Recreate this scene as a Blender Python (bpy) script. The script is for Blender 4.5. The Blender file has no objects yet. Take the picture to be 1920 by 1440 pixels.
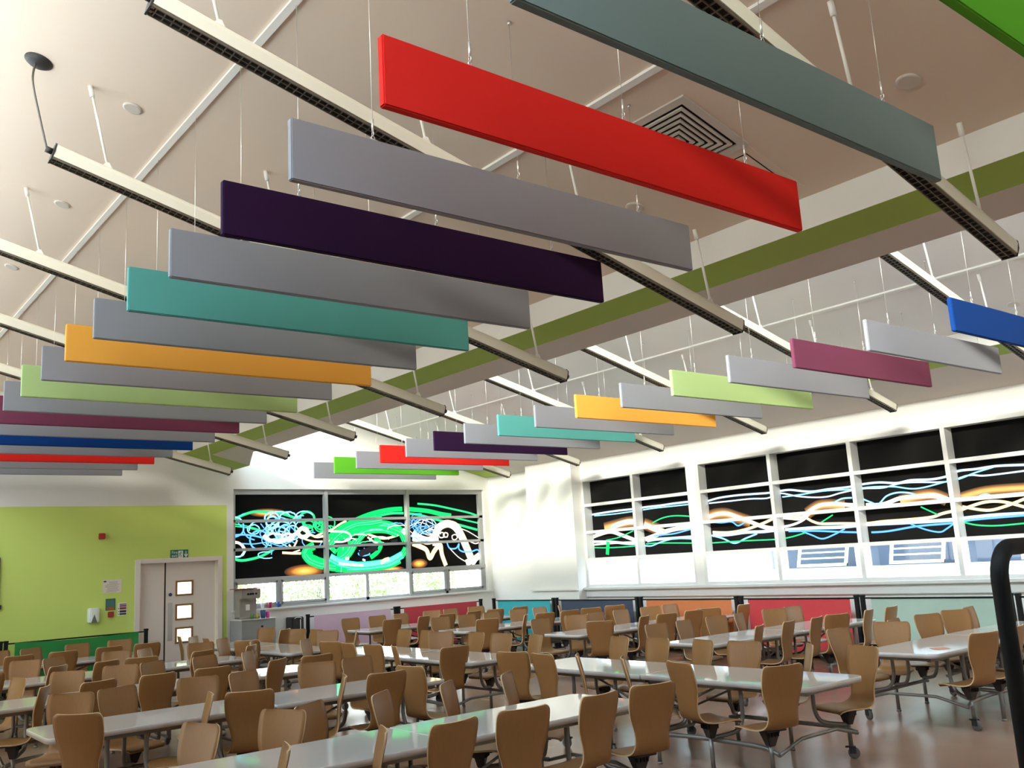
import bpy, bmesh, math, random
from mathutils import Vector, Matrix
random.seed(7)
SC = bpy.context.scene
COL = SC.collection
PI = math.pi

# ------------------------------------------------------------------ camera, world, light, exposure
H = 1.85
F_PX = 1724.48
YAW, PITCH, ROLL = 0.6834996, 0.1900598, -0.0587274
cam_data = bpy.data.cameras.new('camera')
cam = bpy.data.objects.new('camera', cam_data)
COL.objects.link(cam)
cam_data.sensor_width = 36.0
cam_data.lens = 36.0 * F_PX / 1920.0
cam_data.clip_start = 0.05
fw = Vector((math.sin(YAW) * math.cos(PITCH), math.cos(YAW) * math.cos(PITCH), math.sin(PITCH)))
rt = Vector((math.cos(YAW), -math.sin(YAW), 0))
up = rt.cross(fw)
cr, sr = math.cos(ROLL), math.sin(ROLL)
r2, u2 = cr * rt + sr * up, -sr * rt + cr * up
cam.matrix_world = Matrix.Translation((0, 0, H)) @ Matrix((r2, u2, -fw)).transposed().to_4x4()
SC.camera = cam
SC.view_settings.view_transform = 'Standard'
SC.view_settings.look = 'None'
SC.view_settings.gamma = 1.0
SC.view_settings.use_curve_mapping = False
SC.view_settings.exposure = 0.75
try:
    SC.cycles.max_bounces = 12
    SC.cycles.diffuse_bounces = 8
    SC.cycles.glossy_bounces = 4
    SC.cycles.transparent_max_bounces = 12
    SC.cycles.sample_clamp_indirect = 12.0
    SC.cycles.caustics_reflective = False
except Exception:
    pass
w = bpy.data.worlds.new('sky')
SC.world = w
w.use_nodes = True
nt = w.node_tree
bg = nt.nodes['Background']
tc = nt.nodes.new('ShaderNodeTexCoord')
sep = nt.nodes.new('ShaderNodeSeparateXYZ')
rmp = nt.nodes.new('ShaderNodeValToRGB')
nt.links.new(tc.outputs['Generated'], sep.inputs[0])
nt.links.new(sep.outputs['Z'], rmp.inputs['Fac'])
e = rmp.color_ramp.elements
e[0].position = 0.0; e[0].color = (1.0, 0.97, 0.92, 1)
e[1].position = 0.7; e[1].color = (0.58, 0.77, 1.0, 1)
nt.links.new(rmp.outputs['Color'], bg.inputs['Color'])
bg.inputs['Strength'].default_value = 7.5

def portal(name, loc, rot, sx, sy):
    l = bpy.data.lights.new(name, 'AREA'); l.shape = 'RECTANGLE'; l.size = sx; l.size_y = sy
    l.cycles.is_portal = True
    o = bpy.data.objects.new(name, l); COL.objects.link(o); o.location = loc; o.rotation_euler = rot
sun = bpy.data.lights.new('sun', 'SUN'); sun.energy = 13; sun.angle = math.radians(14); sun.color = (1.0, .95, .86)
so = bpy.data.objects.new('sun', sun); COL.objects.link(so)
so.rotation_euler = (-Vector((.93 * .963, .37 * .963, -.269))).to_track_quat('Z', 'Y').to_euler()
portal('daylight_portal', (-3.27, 11.75, 2.3), (0, -PI/2, 0), 2.6, 10.5)
portal('daylight_portal', (0.47, 7.5, 5.25), (0, PI/2 * -1, 0), 1.25, 21.0)
portal('daylight_portal', (6.87, 7.5, 5.05), (0, -PI/2, 0), 1.5, 21.0)

# ------------------------------------------------------------------ materials
MATS = {}
def mat(name, col=(.8, .8, .8), rough=.6, metal=0.0, spec=.5, emit=None, es=0.0, noise=None, bump=None, coat=0.0):
    if name in MATS: return MATS[name]
    m = bpy.data.materials.new(name); m.use_nodes = True
    n = m.node_tree.nodes; lk = m.node_tree.links
    b = n['Principled BSDF']
    b.inputs['Base Color'].default_value = (*col, 1)
    b.inputs['Roughness'].default_value = rough
    b.inputs['Metallic'].default_value = metal
    b.inputs['Specular IOR Level'].default_value = spec
    b.inputs['Coat Weight'].default_value = coat
    if emit:
        b.inputs['Emission Color'].default_value = (*emit, 1); b.inputs['Emission Strength'].default_value = es
    if noise or bump:
        t = n.new('ShaderNodeTexCoord')
    if noise:                                           # (scale xyz, amount)
        sc, amt = noise
        mp = n.new('ShaderNodeMapping'); mp.inputs['Scale'].default_value = sc
        nz = n.new('ShaderNodeTexNoise'); nz.inputs['Scale'].default_value = 1.0; nz.inputs['Detail'].default_value = 4
        mx = n.new('ShaderNodeMix'); mx.data_type = 'RGBA'
        lk.new(t.outputs['Object'], mp.inputs['Vector']); lk.new(mp.outputs[0], nz.inputs['Vector'])
        lk.new(nz.outputs['Fac'], mx.inputs['Factor'])
        mx.inputs['A'].default_value = (*[c * (1 - amt) for c in col], 1)
        mx.inputs['B'].default_value = (*[min(1, c * (1 + amt)) for c in col], 1)
        lk.new(mx.outputs['Result'], b.inputs['Base Color'])
    if bump:                                            # (scale, strength)
        nb = n.new('ShaderNodeTexNoise'); nb.inputs['Scale'].default_value = bump[0]
        bp = n.new('ShaderNodeBump'); bp.inputs['Strength'].default_value = bump[1]; bp.inputs['Distance'].default_value = .01
        lk.new(t.outputs['Object'], nb.inputs['Vector']); lk.new(nb.outputs['Fac'], bp.inputs['Height'])
        lk.new(bp.outputs[0], b.inputs['Normal'])
    MATS[name] = m
    return m
def srgb(r, g, b):
    f = lambda c: (c / 255 / 12.92) if c / 255 <= .04045 else ((c / 255 + .055) / 1.055) ** 2.4
    return (f(r), f(g), f(b))

M_CEIL = mat('ceiling_paint', (.77, .635, .515), .8, noise=((.6, .6, .6), .03))
M_WHITE = mat('wall_paint_white', (.80, .78, .73), .75, noise=((.8, .8, .8), .02))
M_GREEN = mat('wall_paint_green', srgb(202, 220, 112), .7, noise=((1.2, 1.2, 1.2), .03))
M_BAND = mat('band_paint_green', srgb(160, 182, 78), .7)
M_SOFFIT = mat('soffit_paint_beige', (.62, .54, .48), .8, noise=((.7, .7, .7), .04))
M_FRAME = mat('window_frame_white', (.72, .71, .68), .4)
M_SASH = mat('sash_grey', (.42, .42, .41), .4)
M_DOOR = mat('door_laminate', (.74, .66, .60), .5)
M_WOODTRIM = mat('door_vision_beading', srgb(150, 100, 60), .5)
M_STEEL = mat('brushed_steel', (.5, .5, .5), .35, metal=.9)
M_BLACK = mat('black_metal', (.006, .006, .006), .6, spec=.25)
M_BLACKP = mat('black_plastic', (.02, .018, .018), .5)
M_TUBE = mat('luminaire_cream', (.80, .76, .64), .35)
M_LOUV = mat('louvre_metal', (.20, .17, .13), .4, metal=.6)
M_ROD = mat('rod_white', (.82, .80, .75), .4)
M_WIRE = mat('steel_wire', (.75, .72, .68), .3, metal=.7)
M_PLY = mat('plywood_face', srgb(146, 104, 60), .42, noise=((70, 70, 2.5), .10), spec=.4)
M_PLYE = mat('plywood_edge', srgb(205, 172, 130), .5)
M_TOP = mat('tabletop_laminate', (.58, .55, .51), .05, spec=.6)
M_TOPE = mat('tabletop_edge', (.60, .57, .54), .35)
M_FRM = mat('table_frame_grey', (.24, .225, .205), .38, metal=.5)
M_MOUNT = mat('seat_mount_black', (.03, .025, .022), .5)
M_WHEEL = mat('wheel_grey', (.13, .12, .11), .5)
M_GRILLE = mat('grille_paint', (.62, .56, .50), .5)
M_DARK = mat('dark_void', (.01, .008, .008), .8)
M_PAPER = mat('paper_white', (.82, .80, .76), .6)
M_SIGNG = mat('sign_green', (.01, .16, .09), .5)
M_RED = mat('alarm_red', (.42, .02, .015), .4)
M_GREYM = mat('cabinet_grey', (.26, .27, .27), .45)
M_LEAF = mat('leaf_pale_green', (.30, .42, .12), .6)
M_BARK = mat('bark', (.15, .10, .06), .8)

def glass_mat():
    m = bpy.data.materials.new('window_glass'); m.use_nodes = True
    n = m.node_tree.nodes; lk = m.node_tree.links
    n.remove(n['Principled BSDF'])
    tr = n.new('ShaderNodeBsdfTransparent'); gl = n.new('ShaderNodeBsdfGlossy'); mx = n.new('ShaderNodeMixShader')
    gl.inputs['Roughness'].default_value = .02; mx.inputs[0].default_value = .06
    tr.inputs[0].default_value = (.96, .98, .97, 1)
    lk.new(tr.outputs[0], mx.inputs[1]); lk.new(gl.outputs[0], mx.inputs[2]); lk.new(mx.outputs[0], n['Material Output'].inputs[0])
    return m
M_GLASS = glass_mat()

def floor_mat():
    m = mat('floor_vinyl', srgb(168, 132, 112), .22, spec=.5)
    n = m.node_tree.nodes; lk = m.node_tree.links; b = n['Principled BSDF']
    t = n.new('ShaderNodeTexCoord')
    n1 = n.new('ShaderNodeTexNoise'); n1.inputs['Scale'].default_value = 260; n1.inputs['Detail'].default_value = 2
    n2 = n.new('ShaderNodeTexNoise'); n2.inputs['Scale'].default_value = .9; n2.inputs['Detail'].default_value = 3
    mx = n.new('ShaderNodeMix'); mx.data_type = 'RGBA'
    mx.inputs['A'].default_value = (*srgb(140, 108, 92), 1); mx.inputs['B'].default_value = (*srgb(178, 146, 124), 1)
    ad = n.new('ShaderNodeMath'); ad.operation = 'ADD'
    ml = n.new('ShaderNodeMath'); ml.operation = 'MULTIPLY'; ml.inputs[1].default_value = .5
    lk.new(t.outputs['Object'], n1.inputs['Vector']); lk.new(t.outputs['Object'], n2.inputs['Vector'])
    lk.new(n1.outputs['Fac'], ad.inputs[0]); lk.new(n2.outputs['Fac'], ad.inputs[1]); lk.new(ad.outputs[0], ml.inputs[0])
    lk.new(ml.outputs[0], mx.inputs['Factor']); lk.new(mx.outputs['Result'], b.inputs['Base Color'])
    mr = n.new('ShaderNodeMapRange'); mr.inputs['To Min'].default_value = .14; mr.inputs['To Max'].default_value = .34
    lk.new(n2.outputs['Fac'], mr.inputs['Value']); lk.new(mr.outputs[0], b.inputs['Roughness'])
    return m
M_FLOOR = floor_mat()

# ------------------------------------------------------------------ mesh helpers
class MB:
    """collects shapes, each face with a material slot, and links them as ONE mesh object"""
    def __init__(s): s.v = []; s.f = []; s.m = []; s.sm = []
    def add(s, vs, fs, mi=0, smooth=False):
        o = len(s.v); s.v += [tuple(p) for p in vs]
        for f in fs: s.f.append(tuple(o + i for i in f)); s.m.append(mi); s.sm.append(smooth)
    def box(s, x0, x1, y0, y1, z0, z1, mi=0):
        vs = [(x, y, z) for z in (z0, z1) for y in (y0, y1) for x in (x0, x1)]
        s.add(vs, [(0, 2, 3, 1), (4, 5, 7, 6), (0, 1, 5, 4), (2, 6, 7, 3), (0, 4, 6, 2), (1, 3, 7, 5)], mi)
    def prism(s, poly, a0, a1, axis='y', mi=0, cap=None):
        """poly: points in the other two axes; extruded along axis"""
        n = len(poly)
        def P(p, a):
            if axis == 'y': return (p[0], a, p[1])
            if axis == 'x': return (a, p[0], p[1])
            return (p[0], p[1], a)
        vs = [P(p, a0) for p in poly] + [P(p, a1) for p in poly]
        s.add(vs, [(i, (i + 1) % n, (i + 1) % n + n, i + n) for i in range(n)], mi)
        s.add(vs, [tuple(range(n))[::-1], tuple(range(n, 2 * n))], mi if cap is None else cap)
    def tube(s, pts, r, n=10, mi=0, caps=True, r2=None):
        pts = [Vector(p) for p in pts]; rings = []
        prev = None
        for i, p in enumerate(pts):
            if i == 0: d = pts[1] - p
            elif i == len(pts) - 1: d = p - pts[i - 1]
            else: d = (pts[i + 1] - p).normalized() + (p - pts[i - 1]).normalized()
            d.normalize()
            a = prev if prev is not None else (Vector((0, 0, 1)) if abs(d.z) < .9 else Vector((1, 0, 0)))
            u = d.cross(a); 
            if u.length < 1e-6: u = d.orthogonal()
            u.normalize(); v = u.cross(d); prev = v
            rr = r if r2 is None else r + (r2 - r) * i / (len(pts) - 1)
            rings.append([p + rr * (math.cos(2 * PI * k / n) * u + math.sin(2 * PI * k / n) * v) for k in range(n)])
        vs = [q for R in rings for q in R]; fs = []
        for i in range(len(pts) - 1):
            for k in range(n):
                k2 = (k + 1) % n
                fs.append((i * n + k, i * n + k2, (i + 1) * n + k2, (i + 1) * n + k))
        s.add(vs, fs, mi, True)
        if caps: s.add(vs, [tuple(range(n))[::-1], tuple(range(len(vs) - n, len(vs)))], mi)
    def lathe(s, prof, n=20, mi=0, M=None, smooth=True):
        """prof: (r, z) list around z; M: optional matrix"""
        vs = [Vector((r * math.cos(2 * PI * k / n), r * math.sin(2 * PI * k / n), z)) for r, z in prof for k in range(n)]
        if M is not None: vs = [M @ v for v in vs]
        fs = [(i * n + k, i * n + (k + 1) % n, (i + 1) * n + (k + 1) % n, (i + 1) * n + k) for i in range(len(prof) - 1) for k in range(n)]
        s.add(vs, fs, mi, smooth)
        s.add(vs, [tuple(range(n))[::-1], tuple(range(len(vs) - n, len(vs)))], mi)
    def mesh(s, name, mats, bevel=0.0):
        me = bpy.data.meshes.new(name); me.from_pydata(s.v, [], s.f)
        for m in (mats if isinstance(mats, (list, tuple)) else [mats]): me.materials.append(m)
        me.polygons.foreach_set('material_index', s.m); me.polygons.foreach_set('use_smooth', s.sm)
        bm = bmesh.new(); bm.from_mesh(me)
        bmesh.ops.remove_doubles(bm, verts=bm.verts, dist=1e-5)
        bmesh.ops.recalc_face_normals(bm, faces=bm.faces)
        if bevel: bmesh.ops.bevel(bm, geom=bm.edges[:], offset=bevel, segments=2, affect='EDGES', clamp_overlap=True)
        bm.to_mesh(me); bm.free(); me.update()
        return me
    def build(s, name, mats, parent=None, bevel=0.0, loc=None):
        me = s.mesh(name, mats, bevel); o = bpy.data.objects.new(name, me); COL.objects.link(o)
        if loc is not None: o.location = loc
        if parent is not None: o.parent = parent
        return o
def put(name, me, parent=None, loc=(0, 0, 0), rz=0.0, rot=None):
    o = bpy.data.objects.new(name, me); COL.objects.link(o); o.location = loc
    o.rotation_euler = rot if rot else (0, 0, rz)
    if parent is not None: o.parent = parent
    return o
def thing(name, label, cat, loc=(0, 0, 0), rz=0.0, group=None):
    o = bpy.data.objects.new(name, None); COL.objects.link(o); o.location = loc; o.rotation_euler = (0, 0, rz)
    o.empty_display_size = .1
    return tag(o, label, cat, group)
def tag(o, label, cat, group=None):
    o['label'] = label; o['category'] = cat
    if group: o['group'] = group
    return o
def struct(o): o['kind'] = 'structure'; return o
def spline(P, k=8):
    out = []
    n = len(P)
    for i in range(n - 1):
        p0, p1, p2, p3 = P[max(0, i - 1)], P[i], P[i + 1], P[min(n - 1, i + 2)]
        for j in range(k):
            t = j / k
            out.append(tuple(.5 * (2 * b + (c - a) * t + (2 * a - 5 * b + 4 * c - d) * t * t + (3 * b - a - 3 * c + d) * t ** 3)
                             for a, b, c, d in zip(p0, p1, p2, p3)))
    out.append(tuple(P[-1]))
    return out

# light trails printed on the blinds: (colour, width in m, points along the wall and up)
ART_BACK=[
('g',0.041,[(7.35,3.0),(7.52,3.08),(7.76,3.15),(8.01,3.15),(8.27,3.13),(8.53,3.07),(8.79,2.97),(8.92,2.86),(8.95,2.72)]),
('g',0.041,[(7.35,2.22),(7.51,2.18),(7.73,2.2),(7.94,2.25),(8.16,2.35),(8.23,2.4)]),
('g',0.016,[(7.36,2.91),(7.61,2.87),(7.98,2.76)]),
('g',0.016,[(7.36,2.87),(7.64,2.83),(7.98,2.75)]),
('c',0.028,[(8.04,2.97),(8.02,3.0),(8.02,3.04),(8.03,3.07),(8.06,3.1),(8.09,3.12),(8.14,3.14),(8.19,3.14),(8.23,3.13),(8.27,3.11),(8.3,3.08),(8.32,3.05),(8.32,3.02),(8.31,2.98),(8.29,2.95)]),
('c',0.031,[(8.32,2.92),(8.31,2.87),(8.27,2.83),(8.21,2.81),(8.15,2.81),(8.1,2.83),(8.06,2.88),(8.05,2.93),(8.07,2.98),(8.1,3.03),(8.16,3.05),(8.22,3.05),(8.27,3.02),(8.31,2.98),(8.32,2.92)]),
('b',0.022,[(8.57,2.82),(8.55,2.74),(8.49,2.67),(8.41,2.63),(8.31,2.64),(8.23,2.68),(8.17,2.75),(8.15,2.83),(8.17,2.92),(8.23,2.98),(8.32,3.02),(8.41,3.02),(8.5,2.98),(8.55,2.91),(8.57,2.82)]),
('c',0.022,[(8.34,2.99),(8.35,3.03),(8.36,3.06),(8.38,3.09),(8.42,3.11),(8.46,3.13),(8.5,3.14),(8.54,3.14),(8.59,3.14),(8.63,3.12),(8.67,3.11),(8.7,3.08),(8.73,3.05),(8.74,3.02),(8.74,2.99)]),
('c',0.019,[(8.13,3.06),(8.14,3.08),(8.16,3.1),(8.19,3.12),(8.22,3.13),(8.26,3.15),(8.3,3.15),(8.35,3.15),(8.39,3.15),(8.44,3.14),(8.48,3.13),(8.51,3.12),(8.54,3.1),(8.56,3.08),(8.57,3.06)]),
('g',0.041,[(8.81,2.96),(8.81,3.0),(8.81,3.03),(8.83,3.07),(8.86,3.1),(8.89,3.12),(8.93,3.13),(8.97,3.14),(9.02,3.13),(9.05,3.12),(9.09,3.09),(9.12,3.06),(9.13,3.03),(9.14,2.99),(9.14,2.95)]),
('g',0.028,[(9.18,2.89),(9.17,2.85),(9.12,2.83),(9.06,2.82),(8.99,2.82),(8.93,2.83),(8.89,2.86),(8.87,2.89),(8.89,2.92),(8.93,2.95),(8.99,2.96),(9.06,2.96),(9.12,2.95),(9.17,2.92),(9.18,2.89)]),
('g',0.019,[(9.44,2.84),(9.42,2.78),(9.38,2.74),(9.31,2.71),(9.25,2.71),(9.19,2.74),(9.15,2.79),(9.13,2.85),(9.15,2.91),(9.19,2.95),(9.25,2.98),(9.32,2.98),(9.38,2.95),(9.42,2.9),(9.44,2.84)]),
('g',0.016,[(9.43,2.83),(9.41,2.79),(9.38,2.77),(9.33,2.75),(9.27,2.75),(9.22,2.77),(9.19,2.8),(9.18,2.83),(9.19,2.87),(9.23,2.89),(9.28,2.91),(9.33,2.91),(9.38,2.89),(9.41,2.86),(9.43,2.83)]),
('g',0.022,[(9.52,2.77),(9.51,2.74),(9.48,2.72),(9.44,2.71),(9.39,2.71),(9.35,2.73),(9.32,2.75),(9.31,2.78),(9.32,2.81),(9.35,2.83),(9.4,2.84),(9.44,2.84),(9.48,2.82),(9.51,2.8),(9.52,2.77)]),
('g',0.022,[(9.26,2.86),(9.25,2.84),(9.23,2.82),(9.2,2.81),(9.17,2.81),(9.14,2.83),(9.12,2.84),(9.11,2.86),(9.12,2.89),(9.14,2.9),(9.17,2.91),(9.2,2.91),(9.23,2.9),(9.26,2.88),(9.26,2.86)]),
('g',0.013,[(9.1,2.74),(9.1,2.72),(9.08,2.7),(9.05,2.7),(9.02,2.7),(8.99,2.71),(8.97,2.72),(8.96,2.74),(8.97,2.76),(8.99,2.78),(9.02,2.79),(9.05,2.79),(9.08,2.78),(9.1,2.76),(9.1,2.74)]),
('g',0.013,[(9.43,2.73),(9.42,2.71),(9.4,2.7),(9.37,2.69),(9.34,2.69),(9.32,2.7),(9.3,2.72),(9.29,2.73),(9.3,2.75),(9.32,2.77),(9.35,2.77),(9.38,2.77),(9.4,2.76),(9.42,2.75),(9.43,2.73)]),
('g',0.022,[(9.43,2.88),(9.42,2.87),(9.4,2.85),(9.38,2.85),(9.35,2.85),(9.33,2.86),(9.31,2.87),(9.3,2.89),(9.31,2.9),(9.33,2.92),(9.35,2.92),(9.38,2.92),(9.4,2.92),(9.42,2.9),(9.43,2.88)]),
('g',0.016,[(9.58,2.79),(9.57,2.77),(9.55,2.76),(9.53,2.75),(9.49,2.75),(9.47,2.76),(9.45,2.77),(9.44,2.79),(9.45,2.81),(9.47,2.83),(9.5,2.83),(9.53,2.83),(9.55,2.82),(9.57,2.81),(9.58,2.79)]),
('g',0.016,[(9.13,2.86),(9.12,2.83),(9.09,2.8),(9.04,2.79),(8.98,2.79),(8.93,2.81),(8.9,2.83),(8.89,2.87),(8.9,2.9),(8.93,2.93),(8.98,2.94),(9.04,2.94),(9.09,2.92),(9.12,2.9),(9.13,2.86)]),
('g',0.016,[(9.36,2.83),(9.35,2.81),(9.32,2.78),(9.28,2.77),(9.23,2.77),(9.19,2.79),(9.16,2.81),(9.15,2.84),(9.16,2.87),(9.19,2.89),(9.24,2.9),(9.28,2.9),(9.32,2.89),(9.35,2.86),(9.36,2.83)]),
('g',0.016,[(9.09,2.79),(9.08,2.75),(9.04,2.73),(9.0,2.71),(8.94,2.71),(8.89,2.73),(8.86,2.76),(8.85,2.79),(8.86,2.82),(8.89,2.85),(8.94,2.86),(9.0,2.86),(9.05,2.85),(9.08,2.82),(9.09,2.79)]),
('g',0.016,[(9.46,2.81),(9.45,2.78),(9.42,2.77),(9.39,2.76),(9.35,2.76),(9.32,2.77),(9.3,2.79),(9.29,2.81),(9.3,2.83),(9.32,2.85),(9.35,2.86),(9.39,2.86),(9.43,2.85),(9.45,2.83),(9.46,2.81)]),
('g',0.013,[(9.39,2.88),(9.38,2.86),(9.36,2.84),(9.32,2.83),(9.29,2.84),(9.26,2.85),(9.23,2.87),(9.23,2.89),(9.24,2.91),(9.26,2.93),(9.29,2.94),(9.33,2.94),(9.36,2.92),(9.38,2.91),(9.39,2.88)]),
('c',0.013,[(8.46,2.79),(8.45,2.74),(8.42,2.71),(8.38,2.68),(8.32,2.67),(8.27,2.67),(8.22,2.69),(8.18,2.72),(8.15,2.76),(8.14,2.8),(8.14,2.85),(8.17,2.89),(8.2,2.92),(8.25,2.94),(8.3,2.95)]),
('b',0.019,[(8.4,2.51),(8.39,2.52),(8.39,2.53),(8.4,2.54),(8.4,2.55),(8.41,2.55),(8.43,2.56),(8.45,2.56),(8.46,2.57),(8.48,2.57),(8.51,2.57),(8.53,2.57),(8.55,2.57),(8.57,2.57),(8.59,2.56)]),
('c',0.019,[(8.21,2.68),(8.2,2.72),(8.19,2.76),(8.2,2.79),(8.21,2.83),(8.23,2.86),(8.26,2.89),(8.29,2.91),(8.33,2.93),(8.37,2.94),(8.41,2.94),(8.46,2.93),(8.5,2.92),(8.54,2.9),(8.57,2.88)]),
('c',0.019,[(8.59,2.89),(8.59,2.9),(8.59,2.9),(8.59,2.91),(8.6,2.92),(8.61,2.93),(8.62,2.93),(8.63,2.94),(8.65,2.94),(8.66,2.95),(8.68,2.95),(8.71,2.95),(8.73,2.95),(8.75,2.95),(8.77,2.95)]),
('b',0.013,[(8.82,2.74),(8.82,2.75),(8.81,2.76),(8.81,2.77),(8.81,2.78),(8.81,2.79),(8.81,2.8),(8.82,2.81),(8.83,2.82),(8.84,2.83),(8.85,2.84),(8.86,2.84),(8.88,2.84),(8.89,2.84),(8.9,2.84)]),
('c',0.019,[(7.68,2.77),(7.68,2.79),(7.68,2.81),(7.69,2.83),(7.69,2.85),(7.7,2.87),(7.71,2.88),(7.72,2.9),(7.74,2.91),(7.75,2.92),(7.77,2.94),(7.79,2.94),(7.81,2.95),(7.83,2.96),(7.85,2.96)]),
('c',0.019,[(8.71,2.85),(8.69,2.89),(8.68,2.93),(8.67,2.97),(8.68,3.01),(8.7,3.05),(8.73,3.09),(8.77,3.12),(8.82,3.14),(8.87,3.15),(8.92,3.15),(8.97,3.14),(9.02,3.12),(9.07,3.1),(9.1,3.07)]),
('b',0.009,[(8.73,2.63),(8.68,2.63),(8.63,2.64),(8.58,2.65),(8.55,2.67),(8.52,2.69),(8.5,2.72),(8.5,2.74),(8.5,2.77),(8.52,2.79),(8.54,2.81),(8.58,2.83),(8.62,2.84),(8.67,2.85),(8.72,2.85)]),
('c',0.016,[(7.9,2.78),(7.88,2.74),(7.84,2.71),(7.79,2.7),(7.73,2.71),(7.68,2.73),(7.65,2.76),(7.64,2.8),(7.65,2.84),(7.69,2.87),(7.74,2.88),(7.79,2.89),(7.84,2.87),(7.88,2.84),(7.9,2.8)]),
('b',0.019,[(8.31,2.62),(8.27,2.6),(8.21,2.59),(8.15,2.58),(8.09,2.58),(8.03,2.59),(7.98,2.61),(7.94,2.64),(7.92,2.67),(7.91,2.7),(7.92,2.73),(7.95,2.76),(7.99,2.78),(8.04,2.8),(8.1,2.8)]),
('c',0.013,[(8.17,2.21),(8.12,2.2),(8.07,2.2),(8.01,2.2),(7.96,2.21),(7.92,2.22),(7.88,2.24),(7.87,2.26),(7.87,2.29),(7.89,2.31),(7.92,2.32),(7.97,2.33),(8.02,2.33),(8.08,2.33),(8.13,2.32)]),
('b',0.013,[(7.69,2.86),(7.65,2.84),(7.61,2.84),(7.57,2.84),(7.53,2.85),(7.5,2.87),(7.47,2.9),(7.45,2.93),(7.44,2.97),(7.44,3.0),(7.46,3.04),(7.48,3.07),(7.51,3.09),(7.54,3.11),(7.59,3.12)]),
('c',0.013,[(8.54,2.6),(8.51,2.56),(8.45,2.52),(8.39,2.5),(8.31,2.49),(8.24,2.5),(8.18,2.53),(8.13,2.57),(8.1,2.62),(8.08,2.68),(8.09,2.73),(8.12,2.78),(8.17,2.82),(8.23,2.85),(8.31,2.86)]),
('c',0.019,[(8.33,2.74),(8.29,2.72),(8.23,2.7),(8.17,2.7),(8.11,2.71),(8.07,2.74),(8.04,2.77),(8.03,2.81),(8.05,2.84),(8.08,2.87),(8.14,2.88),(8.2,2.89),(8.26,2.88),(8.31,2.86),(8.35,2.83)]),
('c',0.013,[(8.65,2.93),(8.64,2.95),(8.64,2.96),(8.64,2.98),(8.65,2.99),(8.66,3.01),(8.68,3.02),(8.7,3.03),(8.72,3.04),(8.75,3.05),(8.78,3.05),(8.8,3.06),(8.84,3.06),(8.87,3.06),(8.89,3.05)]),
('c',0.016,[(9.05,2.64),(8.99,2.62),(8.93,2.62),(8.86,2.63),(8.8,2.65),(8.75,2.68),(8.71,2.71),(8.69,2.76),(8.68,2.81),(8.7,2.85),(8.72,2.89),(8.77,2.93),(8.82,2.95),(8.88,2.97),(8.95,2.97)]),
('c',0.009,[(8.71,2.76),(8.68,2.69),(8.61,2.63),(8.53,2.6),(8.44,2.6),(8.35,2.63),(8.29,2.69),(8.25,2.76),(8.25,2.84),(8.29,2.91),(8.36,2.97),(8.44,2.99),(8.54,2.99),(8.62,2.95),(8.68,2.89)]),
('c',0.009,[(8.03,2.46),(8.0,2.48),(7.97,2.5),(7.96,2.53),(7.95,2.56),(7.95,2.59),(7.96,2.62),(7.97,2.65),(8.0,2.67),(8.03,2.7),(8.06,2.71),(8.1,2.72),(8.15,2.73),(8.19,2.73),(8.23,2.72)]),
('b',0.019,[(8.73,2.5),(8.71,2.5),(8.69,2.49),(8.67,2.49),(8.65,2.5),(8.63,2.51),(8.62,2.53),(8.61,2.55),(8.61,2.57),(8.62,2.58),(8.63,2.6),(8.65,2.61),(8.67,2.61),(8.7,2.61),(8.72,2.61)]),
('b',0.016,[(8.4,2.72),(8.38,2.73),(8.36,2.74),(8.34,2.75),(8.33,2.76),(8.33,2.78),(8.33,2.79),(8.34,2.81),(8.35,2.82),(8.37,2.83),(8.39,2.83),(8.41,2.83),(8.43,2.83),(8.45,2.82),(8.46,2.81)]),
('c',0.016,[(8.15,2.46),(8.13,2.46),(8.11,2.46),(8.08,2.47),(8.06,2.48),(8.05,2.49),(8.04,2.5),(8.04,2.51),(8.04,2.52),(8.04,2.54),(8.06,2.55),(8.07,2.56),(8.1,2.56),(8.12,2.56),(8.14,2.56)]),
('b',0.016,[(9.3,2.52),(9.28,2.46),(9.24,2.41),(9.17,2.38),(9.1,2.36),(9.02,2.37),(8.94,2.4),(8.89,2.44),(8.85,2.5),(8.85,2.56),(8.87,2.61),(8.92,2.66),(8.99,2.69),(9.07,2.7),(9.15,2.69)]),
('b',0.019,[(8.81,2.92),(8.79,2.92),(8.78,2.93),(8.76,2.94),(8.75,2.95),(8.74,2.96),(8.73,2.97),(8.73,2.98),(8.74,2.99),(8.75,3.0),(8.76,3.01),(8.77,3.02),(8.79,3.02),(8.81,3.03),(8.83,3.03)]),
('c',0.013,[(8.93,2.62),(8.9,2.61),(8.86,2.6),(8.82,2.61),(8.79,2.63),(8.77,2.65),(8.76,2.68),(8.76,2.71),(8.77,2.73),(8.79,2.76),(8.82,2.77),(8.86,2.78),(8.9,2.77),(8.93,2.76),(8.96,2.74)]),
('c',0.013,[(8.35,2.67),(8.34,2.69),(8.33,2.71),(8.33,2.74),(8.33,2.76),(8.34,2.79),(8.35,2.81),(8.36,2.83),(8.38,2.85),(8.4,2.86),(8.42,2.87),(8.45,2.88),(8.48,2.88),(8.5,2.88),(8.53,2.87)]),
('c',0.009,[(8.51,2.66),(8.49,2.63),(8.46,2.61),(8.42,2.6),(8.37,2.6),(8.32,2.61),(8.28,2.62),(8.25,2.65),(8.24,2.67),(8.25,2.7),(8.28,2.72),(8.32,2.74),(8.38,2.74),(8.43,2.73),(8.47,2.72)]),
('g',0.019,[(9.62,2.88),(9.6,2.82),(9.56,2.77),(9.49,2.74),(9.43,2.75),(9.37,2.77),(9.32,2.82),(9.31,2.88),(9.32,2.94),(9.37,2.99),(9.43,3.02),(9.5,3.02),(9.56,2.99),(9.61,2.94),(9.62,2.88)]),
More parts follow.
